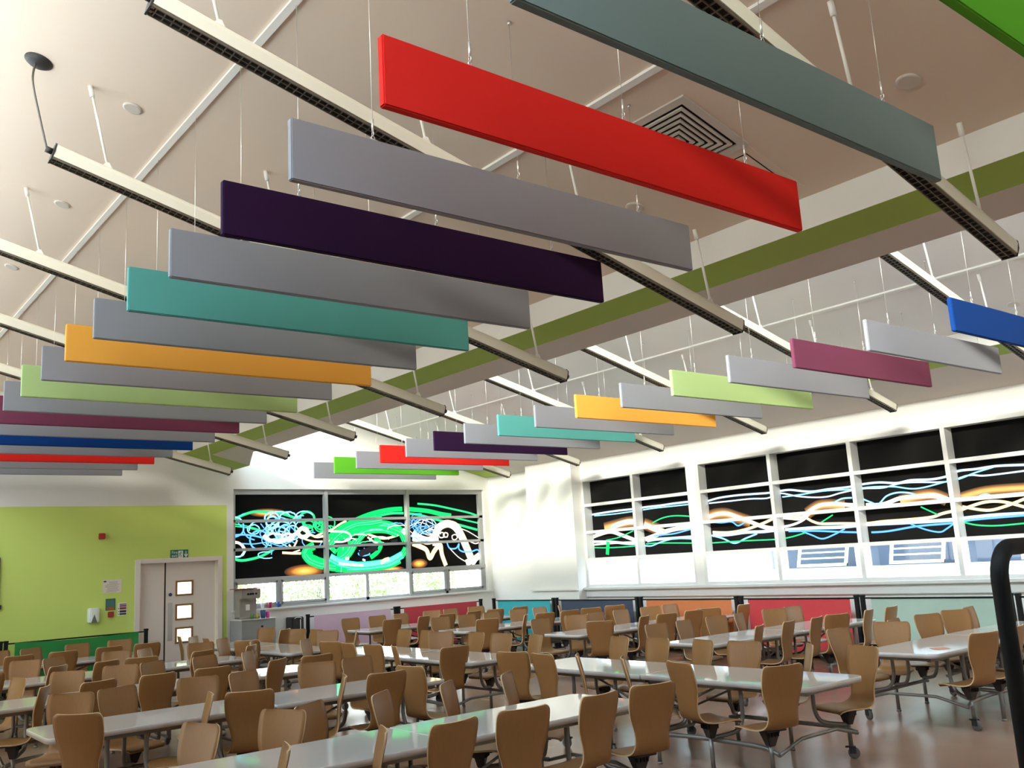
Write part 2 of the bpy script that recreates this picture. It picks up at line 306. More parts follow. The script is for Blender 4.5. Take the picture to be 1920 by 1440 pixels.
('b',0.028,[(8.1,2.57),(8.08,2.49),(8.02,2.42),(7.94,2.39),(7.85,2.39),(7.76,2.43),(7.71,2.5),(7.69,2.58),(7.71,2.66),(7.77,2.73),(7.85,2.76),(7.94,2.76),(8.02,2.72),(8.08,2.65),(8.1,2.57)]),
('c',0.019,[(8.57,2.67),(8.54,2.61),(8.46,2.56),(8.36,2.53),(8.23,2.54),(8.13,2.57),(8.05,2.62),(8.03,2.69),(8.05,2.75),(8.13,2.8),(8.24,2.83),(8.36,2.83),(8.47,2.79),(8.54,2.74),(8.57,2.67)]),
('b',0.019,[(8.69,2.67),(8.66,2.59),(8.61,2.53),(8.53,2.5),(8.44,2.5),(8.37,2.54),(8.31,2.6),(8.3,2.68),(8.31,2.76),(8.37,2.82),(8.45,2.85),(8.54,2.85),(8.61,2.81),(8.67,2.75),(8.69,2.67)]),
('c',0.019,[(8.78,2.7),(8.77,2.63),(8.72,2.58),(8.65,2.56),(8.58,2.56),(8.52,2.59),(8.47,2.64),(8.46,2.71),(8.47,2.77),(8.52,2.82),(8.59,2.85),(8.66,2.85),(8.72,2.82),(8.77,2.76),(8.78,2.7)]),
('w',0.038,[(7.35,2.55),(7.38,2.54),(7.42,2.54),(7.45,2.53),(7.49,2.51),(7.51,2.49),(7.54,2.47),(7.55,2.45),(7.57,2.42),(7.57,2.4),(7.58,2.37),(7.57,2.35),(7.56,2.33),(7.54,2.3),(7.52,2.28)]),
('b',0.028,[(7.36,2.65),(7.48,2.69),(7.55,2.77),(7.55,2.92)]),
('b',0.028,[(7.35,2.69),(7.61,2.69),(7.92,2.63),(8.07,2.54)]),
('b',0.019,[(7.55,2.77),(7.64,2.64),(7.79,2.58)]),
('b',0.016,[(7.48,2.52),(7.76,2.5),(8.07,2.52),(8.39,2.44),(8.65,2.61)]),
('b',0.016,[(7.92,2.91),(8.04,2.75),(8.13,2.54),(8.16,2.36),(8.15,2.27)]),
('c',0.016,[(8.07,2.89),(8.2,2.71),(8.33,2.53),(8.52,2.41)]),
('w',0.031,[(7.36,2.56),(7.48,2.52),(7.56,2.41)]),
('c',0.025,[(7.35,2.26),(7.48,2.26),(7.56,2.33),(7.58,2.4)]),
('c',0.022,[(7.36,3.05),(7.44,3.04),(7.51,2.99)]),
('w',0.056,[(7.98,2.66),(8.1,2.57),(8.29,2.55),(8.49,2.58),(8.65,2.66),(8.78,2.7)]),
('y',0.031,[(8.07,2.57),(8.29,2.52),(8.55,2.55)]),
('w',0.028,[(8.65,2.61),(8.64,2.58),(8.6,2.56),(8.55,2.54),(8.49,2.55),(8.44,2.56),(8.4,2.59),(8.39,2.62),(8.4,2.65),(8.44,2.67),(8.49,2.69),(8.55,2.68),(8.6,2.67),(8.64,2.64),(8.65,2.61)]),
('w',0.025,[(8.41,2.62),(8.39,2.59),(8.34,2.56),(8.27,2.55),(8.19,2.55),(8.12,2.57),(8.07,2.6),(8.06,2.63),(8.07,2.66),(8.12,2.68),(8.19,2.7),(8.27,2.69),(8.34,2.68),(8.39,2.65),(8.41,2.62)]),
('y',0.038,[(8.92,2.73),(9.05,2.65),(9.18,2.6),(9.35,2.61),(9.53,2.58),(9.74,2.67),(10.02,2.71),(10.27,2.69),(10.53,2.59),(10.82,2.52),(11.12,2.56),(11.4,2.66)]),
('y',0.028,[(8.87,2.58),(9.05,2.52),(9.32,2.5),(9.59,2.52),(9.84,2.53)]),
('y',0.031,[(9.12,2.6),(9.32,2.68),(9.53,2.74),(9.74,2.86),(9.9,2.93)]),
('w',0.069,[(8.98,2.69),(8.97,2.65),(8.94,2.62),(8.89,2.61),(8.84,2.61),(8.8,2.63),(8.77,2.66),(8.75,2.7),(8.77,2.74),(8.8,2.77),(8.84,2.79),(8.89,2.78),(8.94,2.77),(8.97,2.73),(8.98,2.69)]),
('o',0.028,[(8.54,2.46),(8.63,2.39),(8.73,2.55)]),
('y',0.038,[(8.39,2.3),(8.61,2.28),(8.81,2.27)]),
('y',0.019,[(8.61,2.29),(8.79,2.34)]),
('G',0.188,[(11.22,2.06),(11.15,2.03),(11.07,2.0),(10.96,1.97),(10.85,1.95),(10.71,1.94),(10.57,1.93),(10.43,1.92),(10.28,1.92),(10.12,1.92),(9.97,1.93),(9.82,1.94),(9.68,1.96),(9.54,1.98),(9.41,2.01),(9.3,2.03),(9.2,2.06),(9.11,2.1),(9.04,2.13),(8.99,2.17),(8.96,2.21),(8.94,2.24),(8.95,2.28),(8.97,2.31),(9.01,2.35)]),
('G',0.144,[(8.91,2.26),(8.91,2.27),(8.91,2.28),(8.92,2.29),(8.93,2.31),(8.94,2.32),(8.95,2.33),(8.96,2.35),(8.98,2.36),(9.0,2.37),(9.02,2.38),(9.04,2.39),(9.06,2.4),(9.09,2.41),(9.12,2.42)]),
('G',0.119,[(11.28,2.11),(11.38,2.24),(11.44,2.37),(11.39,2.5)]),
('G',0.081,[(9.35,2.5),(9.6,2.68),(9.96,2.87),(10.32,3.01),(10.65,3.1),(11.03,3.16),(11.42,3.17),(12.01,3.12),(12.41,3.04),(12.7,3.0)]),
('g',0.044,[(9.81,2.67),(10.1,2.84),(10.46,2.97),(10.91,3.06),(11.22,3.08),(11.73,3.04),(12.33,2.9),(12.9,2.78),(13.52,2.63)]),
('g',0.034,[(11.76,3.29),(12.22,3.25),(12.67,3.17),(13.18,3.07),(13.54,2.97)]),
('g',0.028,[(12.66,2.97),(13.08,2.89),(13.53,2.8)]),
('G',0.235,[(9.5,2.31),(9.73,2.55),(10.09,2.71),(10.49,2.78),(10.9,2.77),(11.21,2.67)]),
('G',0.188,[(9.74,2.7),(10.1,2.85),(10.5,2.89),(10.8,2.93)]),
('G',0.157,[(11.02,2.77),(11.28,2.66),(11.41,2.43)]),
('G',0.219,[(9.84,2.58),(9.8,2.3),(9.76,2.02),(9.74,1.83)]),
('G',0.188,[(10.31,2.69),(10.09,2.48),(9.9,2.23),(9.72,2.12)]),
('G',0.081,[(10.6,2.55),(10.74,2.39),(10.66,2.23),(10.47,2.11)]),
('t',0.138,[(9.48,2.16),(9.72,2.04),(10.0,1.97),(10.29,1.94),(10.65,1.96),(10.95,2.0),(11.3,2.14)]),
('w',0.038,[(9.69,2.02),(9.86,1.99),(10.29,1.95)]),
('w',0.05,[(9.85,2.11),(9.94,2.12)]),
('w',0.031,[(10.27,2.08),(10.34,2.05)]),
('y',0.069,[(10.73,1.98),(10.84,2.04),(10.95,2.06)]),
('b',0.022,[(10.46,2.19),(10.44,2.18),(10.4,2.17),(10.34,2.16),(10.28,2.16),(10.22,2.17),(10.18,2.19),(10.17,2.21),(10.18,2.22),(10.22,2.23),(10.28,2.24),(10.35,2.23),(10.4,2.23),(10.44,2.21),(10.46,2.19)]),
('b',0.013,[(10.31,2.18),(10.19,2.28)]),
('b',0.013,[(10.31,2.18),(10.32,2.33)]),
('b',0.013,[(10.31,2.18),(10.44,2.27)]),
('k',0.094,[(9.59,2.37),(9.73,2.44),(9.91,2.48)]),
('k',0.106,[(10.19,2.19),(10.41,2.27),(10.66,2.33)]),
('k',0.044,[(9.98,2.51),(10.09,2.57),(10.18,2.57)]),
('k',0.056,[(11.01,2.44),(11.18,2.46)]),
('w',0.028,[(9.49,2.71),(9.84,2.69),(9.97,2.63),(9.98,2.54),(9.8,2.48),(9.59,2.48)]),
('y',0.031,[(10.41,2.56),(10.56,2.46),(10.67,2.41)]),
('b',0.016,[(10.94,2.77),(10.95,2.79),(10.96,2.81),(10.98,2.82),(11.01,2.83),(11.05,2.84),(11.09,2.85),(11.13,2.86),(11.18,2.86),(11.22,2.85),(11.27,2.85),(11.31,2.84),(11.34,2.82),(11.37,2.81),(11.39,2.79)]),
('w',0.094,[(11.32,2.7),(11.44,2.58),(11.44,2.5)]),
('w',0.144,[(11.59,2.62),(11.78,2.49),(12.02,2.43),(12.18,2.51),(12.27,2.66),(12.4,2.77),(12.61,2.81),(12.81,2.71),(12.97,2.48),(13.09,2.24),(13.2,2.0),(13.34,1.85)]),
('y',0.05,[(12.4,2.82),(12.61,2.86),(12.86,2.78),(13.04,2.52),(13.17,2.24),(13.28,1.99)]),
('y',0.088,[(11.58,2.38),(11.77,2.31),(11.95,2.22),(12.04,2.03),(12.17,2.19),(12.34,2.33),(12.38,2.1),(12.48,1.84)]),
('w',0.125,[(11.59,2.52),(11.9,2.45),(12.3,2.42)]),
('w',0.044,[(12.13,2.34),(12.29,2.3),(12.38,2.07),(12.46,1.88)]),
('w',0.125,[(13.06,1.87),(13.28,1.94),(13.5,2.05)]),
('b',0.016,[(12.16,2.79),(12.13,2.71),(12.06,2.64),(11.96,2.6),(11.85,2.6),(11.76,2.65),(11.7,2.72),(11.68,2.8),(11.71,2.89),(11.77,2.96),(11.87,2.99),(11.98,2.99),(12.07,2.95),(12.14,2.88),(12.16,2.79)]),
('b',0.016,[(11.98,2.81),(11.95,2.74),(11.89,2.69),(11.81,2.65),(11.73,2.66),(11.65,2.69),(11.6,2.75),(11.58,2.82),(11.6,2.89),(11.66,2.95),(11.74,2.98),(11.83,2.98),(11.91,2.94),(11.96,2.89),(11.98,2.81)]),
('w',0.013,[(12.26,2.74),(12.23,2.66),(12.16,2.6),(12.07,2.56),(11.98,2.57),(11.89,2.61),(11.83,2.67),(11.81,2.75),(11.84,2.83),(11.9,2.89),(11.99,2.92),(12.09,2.92),(12.18,2.89),(12.24,2.82),(12.26,2.74)]),
('w',0.013,[(11.62,2.77),(11.84,2.92),(12.16,2.81),(12.35,2.64)]),
('b',0.013,[(11.64,2.92),(11.91,2.75),(12.28,2.81)]),
('w',0.019,[(12.47,2.55),(12.46,2.52),(12.44,2.5),(12.4,2.49),(12.37,2.49),(12.34,2.5),(12.32,2.53),(12.31,2.55),(12.32,2.58),(12.34,2.6),(12.38,2.61),(12.41,2.61),(12.44,2.6),(12.46,2.58),(12.47,2.55)]),
('w',0.019,[(12.57,2.55),(12.56,2.52),(12.54,2.5),(12.52,2.5),(12.49,2.5),(12.46,2.51),(12.45,2.53),(12.44,2.55),(12.45,2.57),(12.47,2.59),(12.49,2.6),(12.52,2.6),(12.55,2.59),(12.57,2.57),(12.57,2.55)]),
('w',0.016,[(12.84,2.49),(12.83,2.46),(12.8,2.44),(12.77,2.43),(12.74,2.43),(12.71,2.44),(12.69,2.47),(12.69,2.49),(12.69,2.52),(12.72,2.54),(12.75,2.55),(12.78,2.55),(12.81,2.54),(12.83,2.52),(12.84,2.49)]),
('b',0.028,[(12.53,2.4),(12.6,2.24),(12.79,2.23),(12.88,2.33),(12.87,2.21),(12.99,2.14),(13.21,2.13),(13.42,2.17),(13.48,2.06)]),
('w',0.013,[(12.81,2.73),(13.15,2.62),(13.51,2.43)]),
('w',0.013,[(12.62,2.22),(12.86,2.01),(13.15,1.86)]),
('w',0.019,[(13.22,2.37),(13.37,2.32),(13.52,2.36)]),
('w',0.013,[(9.85,2.48),(9.84,2.49),(9.84,2.5),(9.85,2.51),(9.86,2.52),(9.88,2.53),(9.91,2.54),(9.94,2.54),(9.98,2.54),(10.01,2.54),(10.05,2.54),(10.08,2.53),(10.1,2.52),(10.12,2.51),(10.12,2.5)]),
('L',0.013,[(10.18,2.42),(10.21,2.43),(10.25,2.45),(10.29,2.46),(10.35,2.46),(10.4,2.47),(10.46,2.47),(10.52,2.47),(10.58,2.47),(10.64,2.46),(10.7,2.46),(10.75,2.44),(10.8,2.43),(10.84,2.41),(10.87,2.4)]),
('w',0.013,[(10.93,2.71),(10.93,2.73),(10.94,2.74),(10.96,2.76),(10.99,2.77),(11.03,2.78),(11.07,2.79),(11.12,2.8),(11.17,2.8),(11.22,2.8),(11.28,2.8),(11.33,2.8),(11.38,2.79),(11.43,2.78),(11.47,2.77)]),
('L',0.013,[(10.23,2.59),(10.23,2.61),(10.24,2.63),(10.27,2.65),(10.31,2.67),(10.36,2.69),(10.42,2.7),(10.49,2.71),(10.56,2.71),(10.64,2.71),(10.72,2.71),(10.79,2.7),(10.86,2.69),(10.91,2.67),(10.96,2.65)]),
('w',0.013,[(10.46,2.71),(10.48,2.71),(10.5,2.72),(10.52,2.72),(10.54,2.73),(10.57,2.73),(10.59,2.73),(10.62,2.73),(10.65,2.73),(10.67,2.73),(10.7,2.73),(10.72,2.73),(10.75,2.72),(10.77,2.72),(10.79,2.71)]),
('L',0.013,[(10.71,2.79),(10.73,2.8),(10.75,2.81),(10.78,2.82),(10.81,2.82),(10.85,2.83),(10.88,2.83),(10.92,2.83),(10.96,2.83),(10.99,2.83),(11.03,2.83),(11.07,2.83),(11.11,2.83),(11.14,2.82),(11.18,2.81)]),
('w',0.013,[(10.47,2.47),(10.46,2.49),(10.47,2.51),(10.48,2.52),(10.51,2.54),(10.55,2.55),(10.6,2.56),(10.66,2.56),(10.71,2.56),(10.77,2.56),(10.83,2.55),(10.87,2.54),(10.91,2.52),(10.94,2.51),(10.95,2.49)]),
('L',0.013,[(10.38,2.69),(10.39,2.7),(10.42,2.71),(10.44,2.71),(10.47,2.72),(10.5,2.73),(10.53,2.73),(10.56,2.73),(10.6,2.73),(10.63,2.74),(10.67,2.73),(10.71,2.73),(10.74,2.73),(10.77,2.72),(10.8,2.72)]),
('w',0.013,[(10.06,2.62),(10.08,2.62),(10.1,2.63),(10.13,2.63),(10.15,2.63),(10.18,2.63),(10.21,2.63),(10.24,2.63),(10.27,2.63),(10.29,2.62),(10.32,2.62),(10.34,2.61),(10.36,2.61),(10.37,2.6),(10.39,2.59)]),
('L',0.013,[(11.2,2.65),(11.22,2.66),(11.25,2.67),(11.27,2.67),(11.3,2.67),(11.33,2.67),(11.37,2.67),(11.4,2.67),(11.43,2.66),(11.45,2.66),(11.47,2.65),(11.49,2.64),(11.51,2.63),(11.52,2.62),(11.52,2.62)]),
('w',0.009,[(12.31,2.42),(12.23,2.39),(12.12,2.38),(12.01,2.38),(11.91,2.41),(11.84,2.45),(11.8,2.5),(11.8,2.56),(11.84,2.61),(11.91,2.65),(12.01,2.67),(12.12,2.67),(12.23,2.65),(12.32,2.62),(12.37,2.57)]),
('b',0.009,[(11.56,2.89),(11.55,2.91),(11.54,2.93),(11.55,2.95),(11.55,2.97),(11.57,2.98),(11.59,3.0),(11.61,3.02),(11.64,3.03),(11.67,3.04),(11.71,3.05),(11.74,3.06),(11.78,3.06),(11.82,3.06),(11.86,3.05)]),
('b',0.009,[(11.72,2.62),(11.7,2.63),(11.68,2.65),(11.67,2.67),(11.67,2.69),(11.68,2.71),(11.7,2.73),(11.72,2.74),(11.75,2.75),(11.79,2.76),(11.83,2.77),(11.87,2.77),(11.91,2.76),(11.95,2.75),(11.98,2.74)]),
('w',0.009,[(11.77,2.58),(11.68,2.59),(11.6,2.61),(11.54,2.65),(11.51,2.69),(11.51,2.74),(11.53,2.78),(11.59,2.81),(11.66,2.84),(11.74,2.85),(11.84,2.85),(11.92,2.83),(11.99,2.8),(12.04,2.76),(12.05,2.72)]),
('b',0.009,[(12.06,2.45),(11.98,2.43),(11.9,2.42),(11.82,2.43),(11.74,2.45),(11.69,2.49),(11.67,2.53),(11.69,2.57),(11.73,2.61),(11.79,2.64),(11.88,2.65),(11.96,2.64),(12.04,2.62),(12.1,2.59),(12.13,2.55)]),
('b',0.009,[(11.82,2.5),(11.74,2.5),(11.66,2.5),(11.59,2.52),(11.53,2.55),(11.49,2.58),(11.47,2.62),(11.47,2.66),(11.49,2.69),(11.53,2.73),(11.58,2.75),(11.65,2.77),(11.73,2.78),(11.81,2.77),(11.88,2.76)]),
('w',0.009,[(12.03,2.64),(12.03,2.65),(12.03,2.67),(12.05,2.69),(12.07,2.71),(12.09,2.72),(12.12,2.73),(12.16,2.74),(12.19,2.74),(12.23,2.74),(12.27,2.74),(12.3,2.73),(12.34,2.73),(12.37,2.71),(12.39,2.7)]),
('b',0.009,[(11.56,2.37),(11.52,2.4),(11.5,2.43),(11.48,2.46),(11.48,2.49),(11.5,2.52),(11.52,2.55),(11.56,2.57),(11.61,2.59),(11.67,2.61),(11.73,2.62),(11.79,2.62),(11.85,2.61),(11.91,2.6),(11.97,2.58)]),
('b',0.009,[(12.08,2.79),(12.04,2.74),(11.96,2.71),(11.87,2.7),(11.77,2.71),(11.69,2.73),(11.64,2.77),(11.62,2.82),(11.65,2.87),(11.71,2.91),(11.8,2.93),(11.89,2.93),(11.98,2.91),(12.05,2.87),(12.08,2.83)]),
('w',0.009,[(12.12,2.59),(12.09,2.59),(12.05,2.59),(12.02,2.6),(12.0,2.61),(11.98,2.63),(11.97,2.64),(11.98,2.66),(11.99,2.67),(12.02,2.69),(12.05,2.7),(12.08,2.7),(12.11,2.7),(12.14,2.69),(12.17,2.68)]),
('b',0.009,[(11.99,2.84),(11.97,2.8),(11.92,2.77),(11.86,2.75),(11.79,2.74),(11.71,2.74),(11.64,2.76),(11.59,2.79),(11.56,2.82),(11.55,2.86),(11.57,2.9),(11.62,2.93),(11.68,2.95),(11.75,2.96),(11.83,2.95)]),
('b',0.009,[(12.3,2.73),(12.25,2.69),(12.18,2.65),(12.08,2.63),(11.97,2.63),(11.87,2.64),(11.79,2.67),(11.72,2.71),(11.69,2.76),(11.7,2.81),(11.73,2.86),(11.8,2.9),(11.89,2.93),(11.99,2.94),(12.1,2.93)])]
ART_GLOW=[
(8.9,1.9,0.47,0.14),
(11.76,1.92,0.23,0.11),
(11.02,1.83,0.33,0.07),
(10.28,1.82,0.23,0.04),
(8.08,3.13,0.42,0.09)]
ART_RIGHT=[
('h',0.029,[(14.71,2.73),(14.22,2.75),(13.78,2.76),(13.36,2.76),(12.95,2.77),(12.56,2.77),(12.18,2.78),(11.7,2.78)]),
('c',0.017,[(14.67,2.71),(14.0,2.7),(13.37,2.71),(12.76,2.73),(12.19,2.73),(11.71,2.73)]),
('O',0.203,[(14.21,2.42),(13.81,2.47),(13.43,2.5),(13.11,2.45),(12.8,2.35),(12.58,2.26)]),
('w',0.086,[(14.01,2.42),(13.77,2.48),(13.43,2.51),(13.11,2.44),(12.81,2.33),(12.54,2.25)]),
('w',0.06,[(14.72,2.23),(14.4,2.3),(14.04,2.34),(13.71,2.25),(13.35,2.13)]),
('w',0.068,[(13.27,2.09),(12.82,2.18),(12.51,2.25),(12.16,2.29),(11.76,2.3)]),
('h',0.042,[(14.77,2.17),(14.06,2.13),(13.4,2.06),(12.83,2.11),(12.3,2.11),(11.78,2.11)]),
('w',0.024,[(14.76,2.09),(14.07,2.1),(13.36,2.09)]),
('g',0.015,[(14.65,2.04),(14.08,2.01),(13.36,2.01),(12.84,2.04),(11.8,1.99)]),
('g',0.015,[(14.19,2.17),(13.8,2.21),(13.37,2.32)]),
('g',0.017,[(12.83,2.44),(12.55,2.52),(12.21,2.54),(11.74,2.49)]),
('b',0.022,[(12.82,2.18),(12.59,2.19),(12.25,2.2),(11.76,2.27)]),
('c',0.02,[(13.2,2.03),(12.93,1.99),(12.61,2.06),(12.26,2.1),(11.79,2.07)]),
('c',0.021,[(14.04,2.4),(13.81,2.48),(13.6,2.5)]),
('G',0.077,[(14.13,2.14),(14.18,1.87)]),
('h',0.025,[(11.4,2.75),(11.09,2.79),(10.69,2.8),(10.3,2.79),(10.0,2.78),(9.75,2.79),(9.53,2.79),(9.26,2.74),(9.06,2.72),(8.79,2.73),(8.41,2.73),(8.16,2.75),(7.86,2.75),(7.57,2.71),(7.33,2.73),(7.0,2.71),(6.76,2.73),(6.57,2.79),(6.31,2.79),(6.01,2.8),(5.59,2.77)]),
('h',0.017,[(11.4,2.71),(10.89,2.71),(10.39,2.71),(10.02,2.69),(9.75,2.75),(9.41,2.67),(9.08,2.62),(8.81,2.61),(8.55,2.65),(8.17,2.68),(7.81,2.66),(7.51,2.7),(7.23,2.69),(6.77,2.65),(6.43,2.71),(6.18,2.68),(5.6,2.69)]),
('c',0.016,[(9.84,2.68),(9.34,2.69),(8.86,2.71),(8.41,2.69),(7.98,2.69),(7.63,2.66),(7.35,2.6),(7.13,2.6),(6.8,2.65),(6.59,2.67),(6.32,2.74),(6.06,2.79)]),
('O',0.188,[(11.44,2.44),(11.21,2.49),(10.96,2.48),(10.7,2.39),(10.44,2.3)]),
('O',0.17,[(9.25,2.36),(9.03,2.46),(8.83,2.47),(8.52,2.43)]),
('O',0.166,[(7.55,2.42),(7.26,2.47),(7.01,2.47),(6.81,2.38)]),
('O',0.123,[(6.63,2.39),(6.21,2.46),(5.64,2.45)]),
('w',0.056,[(11.44,2.44),(11.21,2.49),(10.96,2.49),(10.7,2.4),(10.44,2.3),(10.19,2.2),(9.98,2.15)]),
('w',0.049,[(9.81,2.34),(9.6,2.31),(9.36,2.29),(9.17,2.41),(8.96,2.48),(8.7,2.48),(8.45,2.44),(8.14,2.41),(7.84,2.4),(7.54,2.47),(7.26,2.47),(7.01,2.47),(6.86,2.42),(6.74,2.36)]),
('w',0.052,[(7.26,2.47),(7.02,2.46),(6.86,2.41)]),
('y',0.033,[(6.65,2.21),(6.79,2.2),(6.92,2.18),(7.09,2.14),(7.45,2.13),(7.88,2.13),(8.19,2.12),(8.65,2.15),(9.0,2.17),(9.16,2.22),(9.32,2.3),(9.6,2.31)]),
('y',0.037,[(11.45,2.18),(10.97,2.14),(10.57,2.17),(10.19,2.25),(9.92,2.33)]),
('w',0.029,[(10.44,2.31),(10.19,2.22),(9.97,2.17),(9.62,2.18),(9.33,2.26),(9.14,2.41)]),
('h',0.042,[(11.46,2.11),(10.97,2.1),(10.58,2.12),(10.2,2.11),(9.84,2.12),(9.49,2.11),(9.15,2.11),(8.66,2.09),(8.19,2.1),(7.6,2.09),(7.04,2.08),(6.78,2.08),(6.52,2.09),(6.14,2.1),(5.69,2.09)]),
('b',0.024,[(9.84,2.09),(9.15,2.06),(8.51,2.0),(7.91,1.97),(7.33,2.02),(6.79,2.03),(6.42,2.06),(5.7,2.07)]),
('c',0.022,[(11.36,2.11),(11.1,2.04),(10.84,1.94),(10.59,2.01),(10.32,2.08)]),
('b',0.02,[(9.42,2.08),(9.2,1.99),(9.01,1.92),(8.77,1.98),(8.57,2.06)]),
('b',0.018,[(7.43,2.06),(7.2,1.96),(6.99,1.91),(6.88,1.95),(6.76,2.02)]),
('g',0.015,[(11.48,1.97),(10.6,1.97),(9.97,1.96),(9.64,1.98),(9.32,2.04)]),
('g',0.014,[(9.0,2.19),(8.76,2.3)]),
('g',0.013,[(7.23,2.31),(6.98,2.17)]),
('g',0.015,[(6.63,2.04),(6.43,1.98),(6.14,1.95),(5.71,1.96)]),
('y',0.032,[(6.68,2.19),(6.49,2.25),(6.24,2.3),(5.99,2.28),(5.68,2.17)]),
('y',0.031,[(6.59,2.26),(6.25,2.18),(6.0,2.21),(5.66,2.31)]),
('c',0.02,[(8.73,2.49),(8.56,2.55),(8.37,2.55)]),
('c',0.019,[(8.19,2.52),(8.05,2.45),(7.92,2.41),(7.77,2.52),(7.59,2.56),(7.39,2.54),(7.26,2.49)]),
('b',0.022,[(11.35,2.36),(11.1,2.33),(10.86,2.33),(10.72,2.25),(10.56,2.3)]),
('c',0.02,[(6.32,2.39),(6.22,2.41),(6.13,2.37)])]

# ------------------------------------------------------------------ the room
SLOPE = .26
def zc_left(x): return 4.5 + SLOPE * (6.13 - x)          # sloping ceiling of the near bay
def zc_right(x): return 4.5 + SLOPE * (12.28 - x)
YA, YB = -3.5, 18.0
b = MB(); b.box(-3.3, 14.1, YA - .3, 18.5, -.12, 0); struct(b.build('floor', M_FLOOR))
def slab(name, x0, x1, zf, m=M_CEIL):
    b = MB(); b.prism([(x0, zf(x0)), (x1, zf(x1)), (x1, zf(x1) + .18), (x0, zf(x0) + .18)], YA, YB + .02)
    return struct(b.build(name, m))
slab('ceiling', .45, 6.14, zc_left)
slab('ceiling', 6.85, 12.29, zc_right, mat('ceiling_paint_cool_lit', (.84, .80, .77), .8, noise=((.6, .6, .6), .03)))  # same ceiling paint, made paler to carry this bay's brighter, cooler light
b = MB(); b.box(-3.3, -.3, YA, YB, 4.2, 4.38); struct(b.build('ceiling', M_CEIL))

def beam(n, x0, xr, zr, last=False):
    """dropped beam along the hall: white upright, green bordered sloping soffit"""
    zs = lambda x: 4.245 - SLOPE * (x - x0)
    b = MB(); g = x0 + .335
    b.box(x0, x0 + .02, YA, YB, 4.245, 4.52, 0)                                          # white upright
    b.add([(x0, YA, zs(x0)), (g, YA, zs(g)), (g, YB, zs(g)), (x0, YB, zs(x0))], [(0, 1, 2, 3)], 1)
    if not last:
        y1, y2 = 15.9, 17.05; xb = x0 + 1.078
        b.add([(g, YA, zs(g)), (xr, YA, zs(xr)), (xr, y1, zs(xr)), (g, y1, zs(g))], [(0, 1, 2, 3)], 2)
        b.add([(g, y1, zs(g)), (xr, y1, zs(xr)), (xb, y2, zs(xb)), (g, y2, zs(g))], [(0, 1, 2, 3)], 2)
        b.add([(g, y2, zs(g)), (xb, y2, zs(xb)), (xb, YB, zs(xb)), (g, YB, zs(g))], [(0, 1, 2, 3)], 1)
        out = [(xr, YA), (xr, y1), (xb, y2), (xb, YB)]
    else:
        y2 = 17.05
        b.add([(g, YA, zs(g)), (xr, YA, zs(xr)), (xr, y2, zs(xr)), (g, y2, zs(g))], [(0, 1, 2, 3)], 2)
        b.add([(g, y2, zs(g)), (xr, y2, zs(xr)), (xr, YB, zs(xr)), (g, YB, zs(g))], [(0, 1, 2, 3)], 1)
        out = [(xr, YA), (xr, YB)]
    for (xa, ya), (xc, yc) in zip(out, out[1:]):                                          # outer upstand
        b.add([(xa, ya, zs(xa)), (xc, yc, zs(xc)), (xc, yc, zr), (xa, ya, zr)], [(0, 1, 2, 3)], 0)
    b.add([(x0, YA, 4.52), (xr, YA, zr), (xr, YB, zr), (x0, YB, 4.52)], [(0, 1, 2, 3)], 0)
    b.add([(x0, YA, 4.52), (xr, YA, zr), (xr, YA, zs(xr)), (x0, YA, 4.245)], [(0, 1, 2, 3)], 0)
    return struct(b.build('trim_%d' % n, [M_WHITE, M_BAND, M_SOFFIT]))
beam(1, 6.13, 6.795, 4.30)
beam(2, 12.28, 13.66, 4.52, True)
beam(3, -.30, .42, 4.32)
# clerestory glazing on the high side of each bay
def clerestory(n, x, z0, z1):
    b = MB(); g = MB()
    b.box(x - .04, x + .04, YA, YB, z0 - .02, z0 + .05); b.box(x - .04, x + .04, YA, YB, z1 - .05, z1 + .02)
    y = YA
    k = 15
    for i in range(k + 1):
        yy = YA + (YB - YA) * i / k
        b.box(x - .035, x + .035, max(YA, yy - .03), min(YB, yy + .03), z0, z1)
    r = bpy.data.objects.new('window_%d' % n, None); COL.objects.link(r); struct(r)
    b.build('window_frame', M_FRAME, r)
    g.box(x - .004, x + .004, YA, YB, z0, z1); g.build('glass', M_GLASS, r)
clerestory(4, .45, 4.32, zc_left(.45) + .02)
clerestory(5, 6.85, 4.30, zc_right(6.85) + .02)

# back wall with its long window and the green painted door wall
GX = 7.13; GZ = 3.28
b = MB(); T0, T1 = 18.0, 18.35
b.box(-3.3, 5.46, T0, T1, 0, GZ, 1); b.box(6.95, GX, T0, T1, 0, GZ, 1); b.box(5.46, 6.95, T0, T1, 2.22, GZ, 1)
b.box(-3.3, GX, T0, T1, GZ, 6.3)
b.box(GX, 7.27, T0, T1, 0, 6.3); b.box(7.27, 13.56, T0, T1, 3.60, 6.3); b.box(7.27, 13.56, T0, T1, 0, 1.20); b.box(13.56, 14.1, T0, T1, 0, 6.3)
struct(b.build('wall_back', [M_WHITE, M_GREEN]))
b = MB(); b.box(7.22, 13.62, 17.93, 18.02, 1.17, 1.21); struct(b.build('trim_4', M_FRAME, None, .006))
b = MB(); b.box(-3.6, -3.3, YA - .3, 6.5, 0, 4.4); b.box(-3.6, -3.3, 17, 18.5, 0, 4.4); b.box(-3.6, -3.3, 6.5, 17, 0, 1.0); b.box(-3.6, -3.3, 6.5, 17, 3.6, 4.4)
struct(b.build('wall_left', M_WHITE))
rw = bpy.data.objects.new('window_6', None); COL.objects.link(rw); struct(rw)  # unseen window, added to bring low daylight in from the left
b = MB()
for k in range(8): b.box(-3.5, -3.4, 6.5 + 1.5 * k - .03, 6.5 + 1.5 * k + .03, 1.0, 3.6)
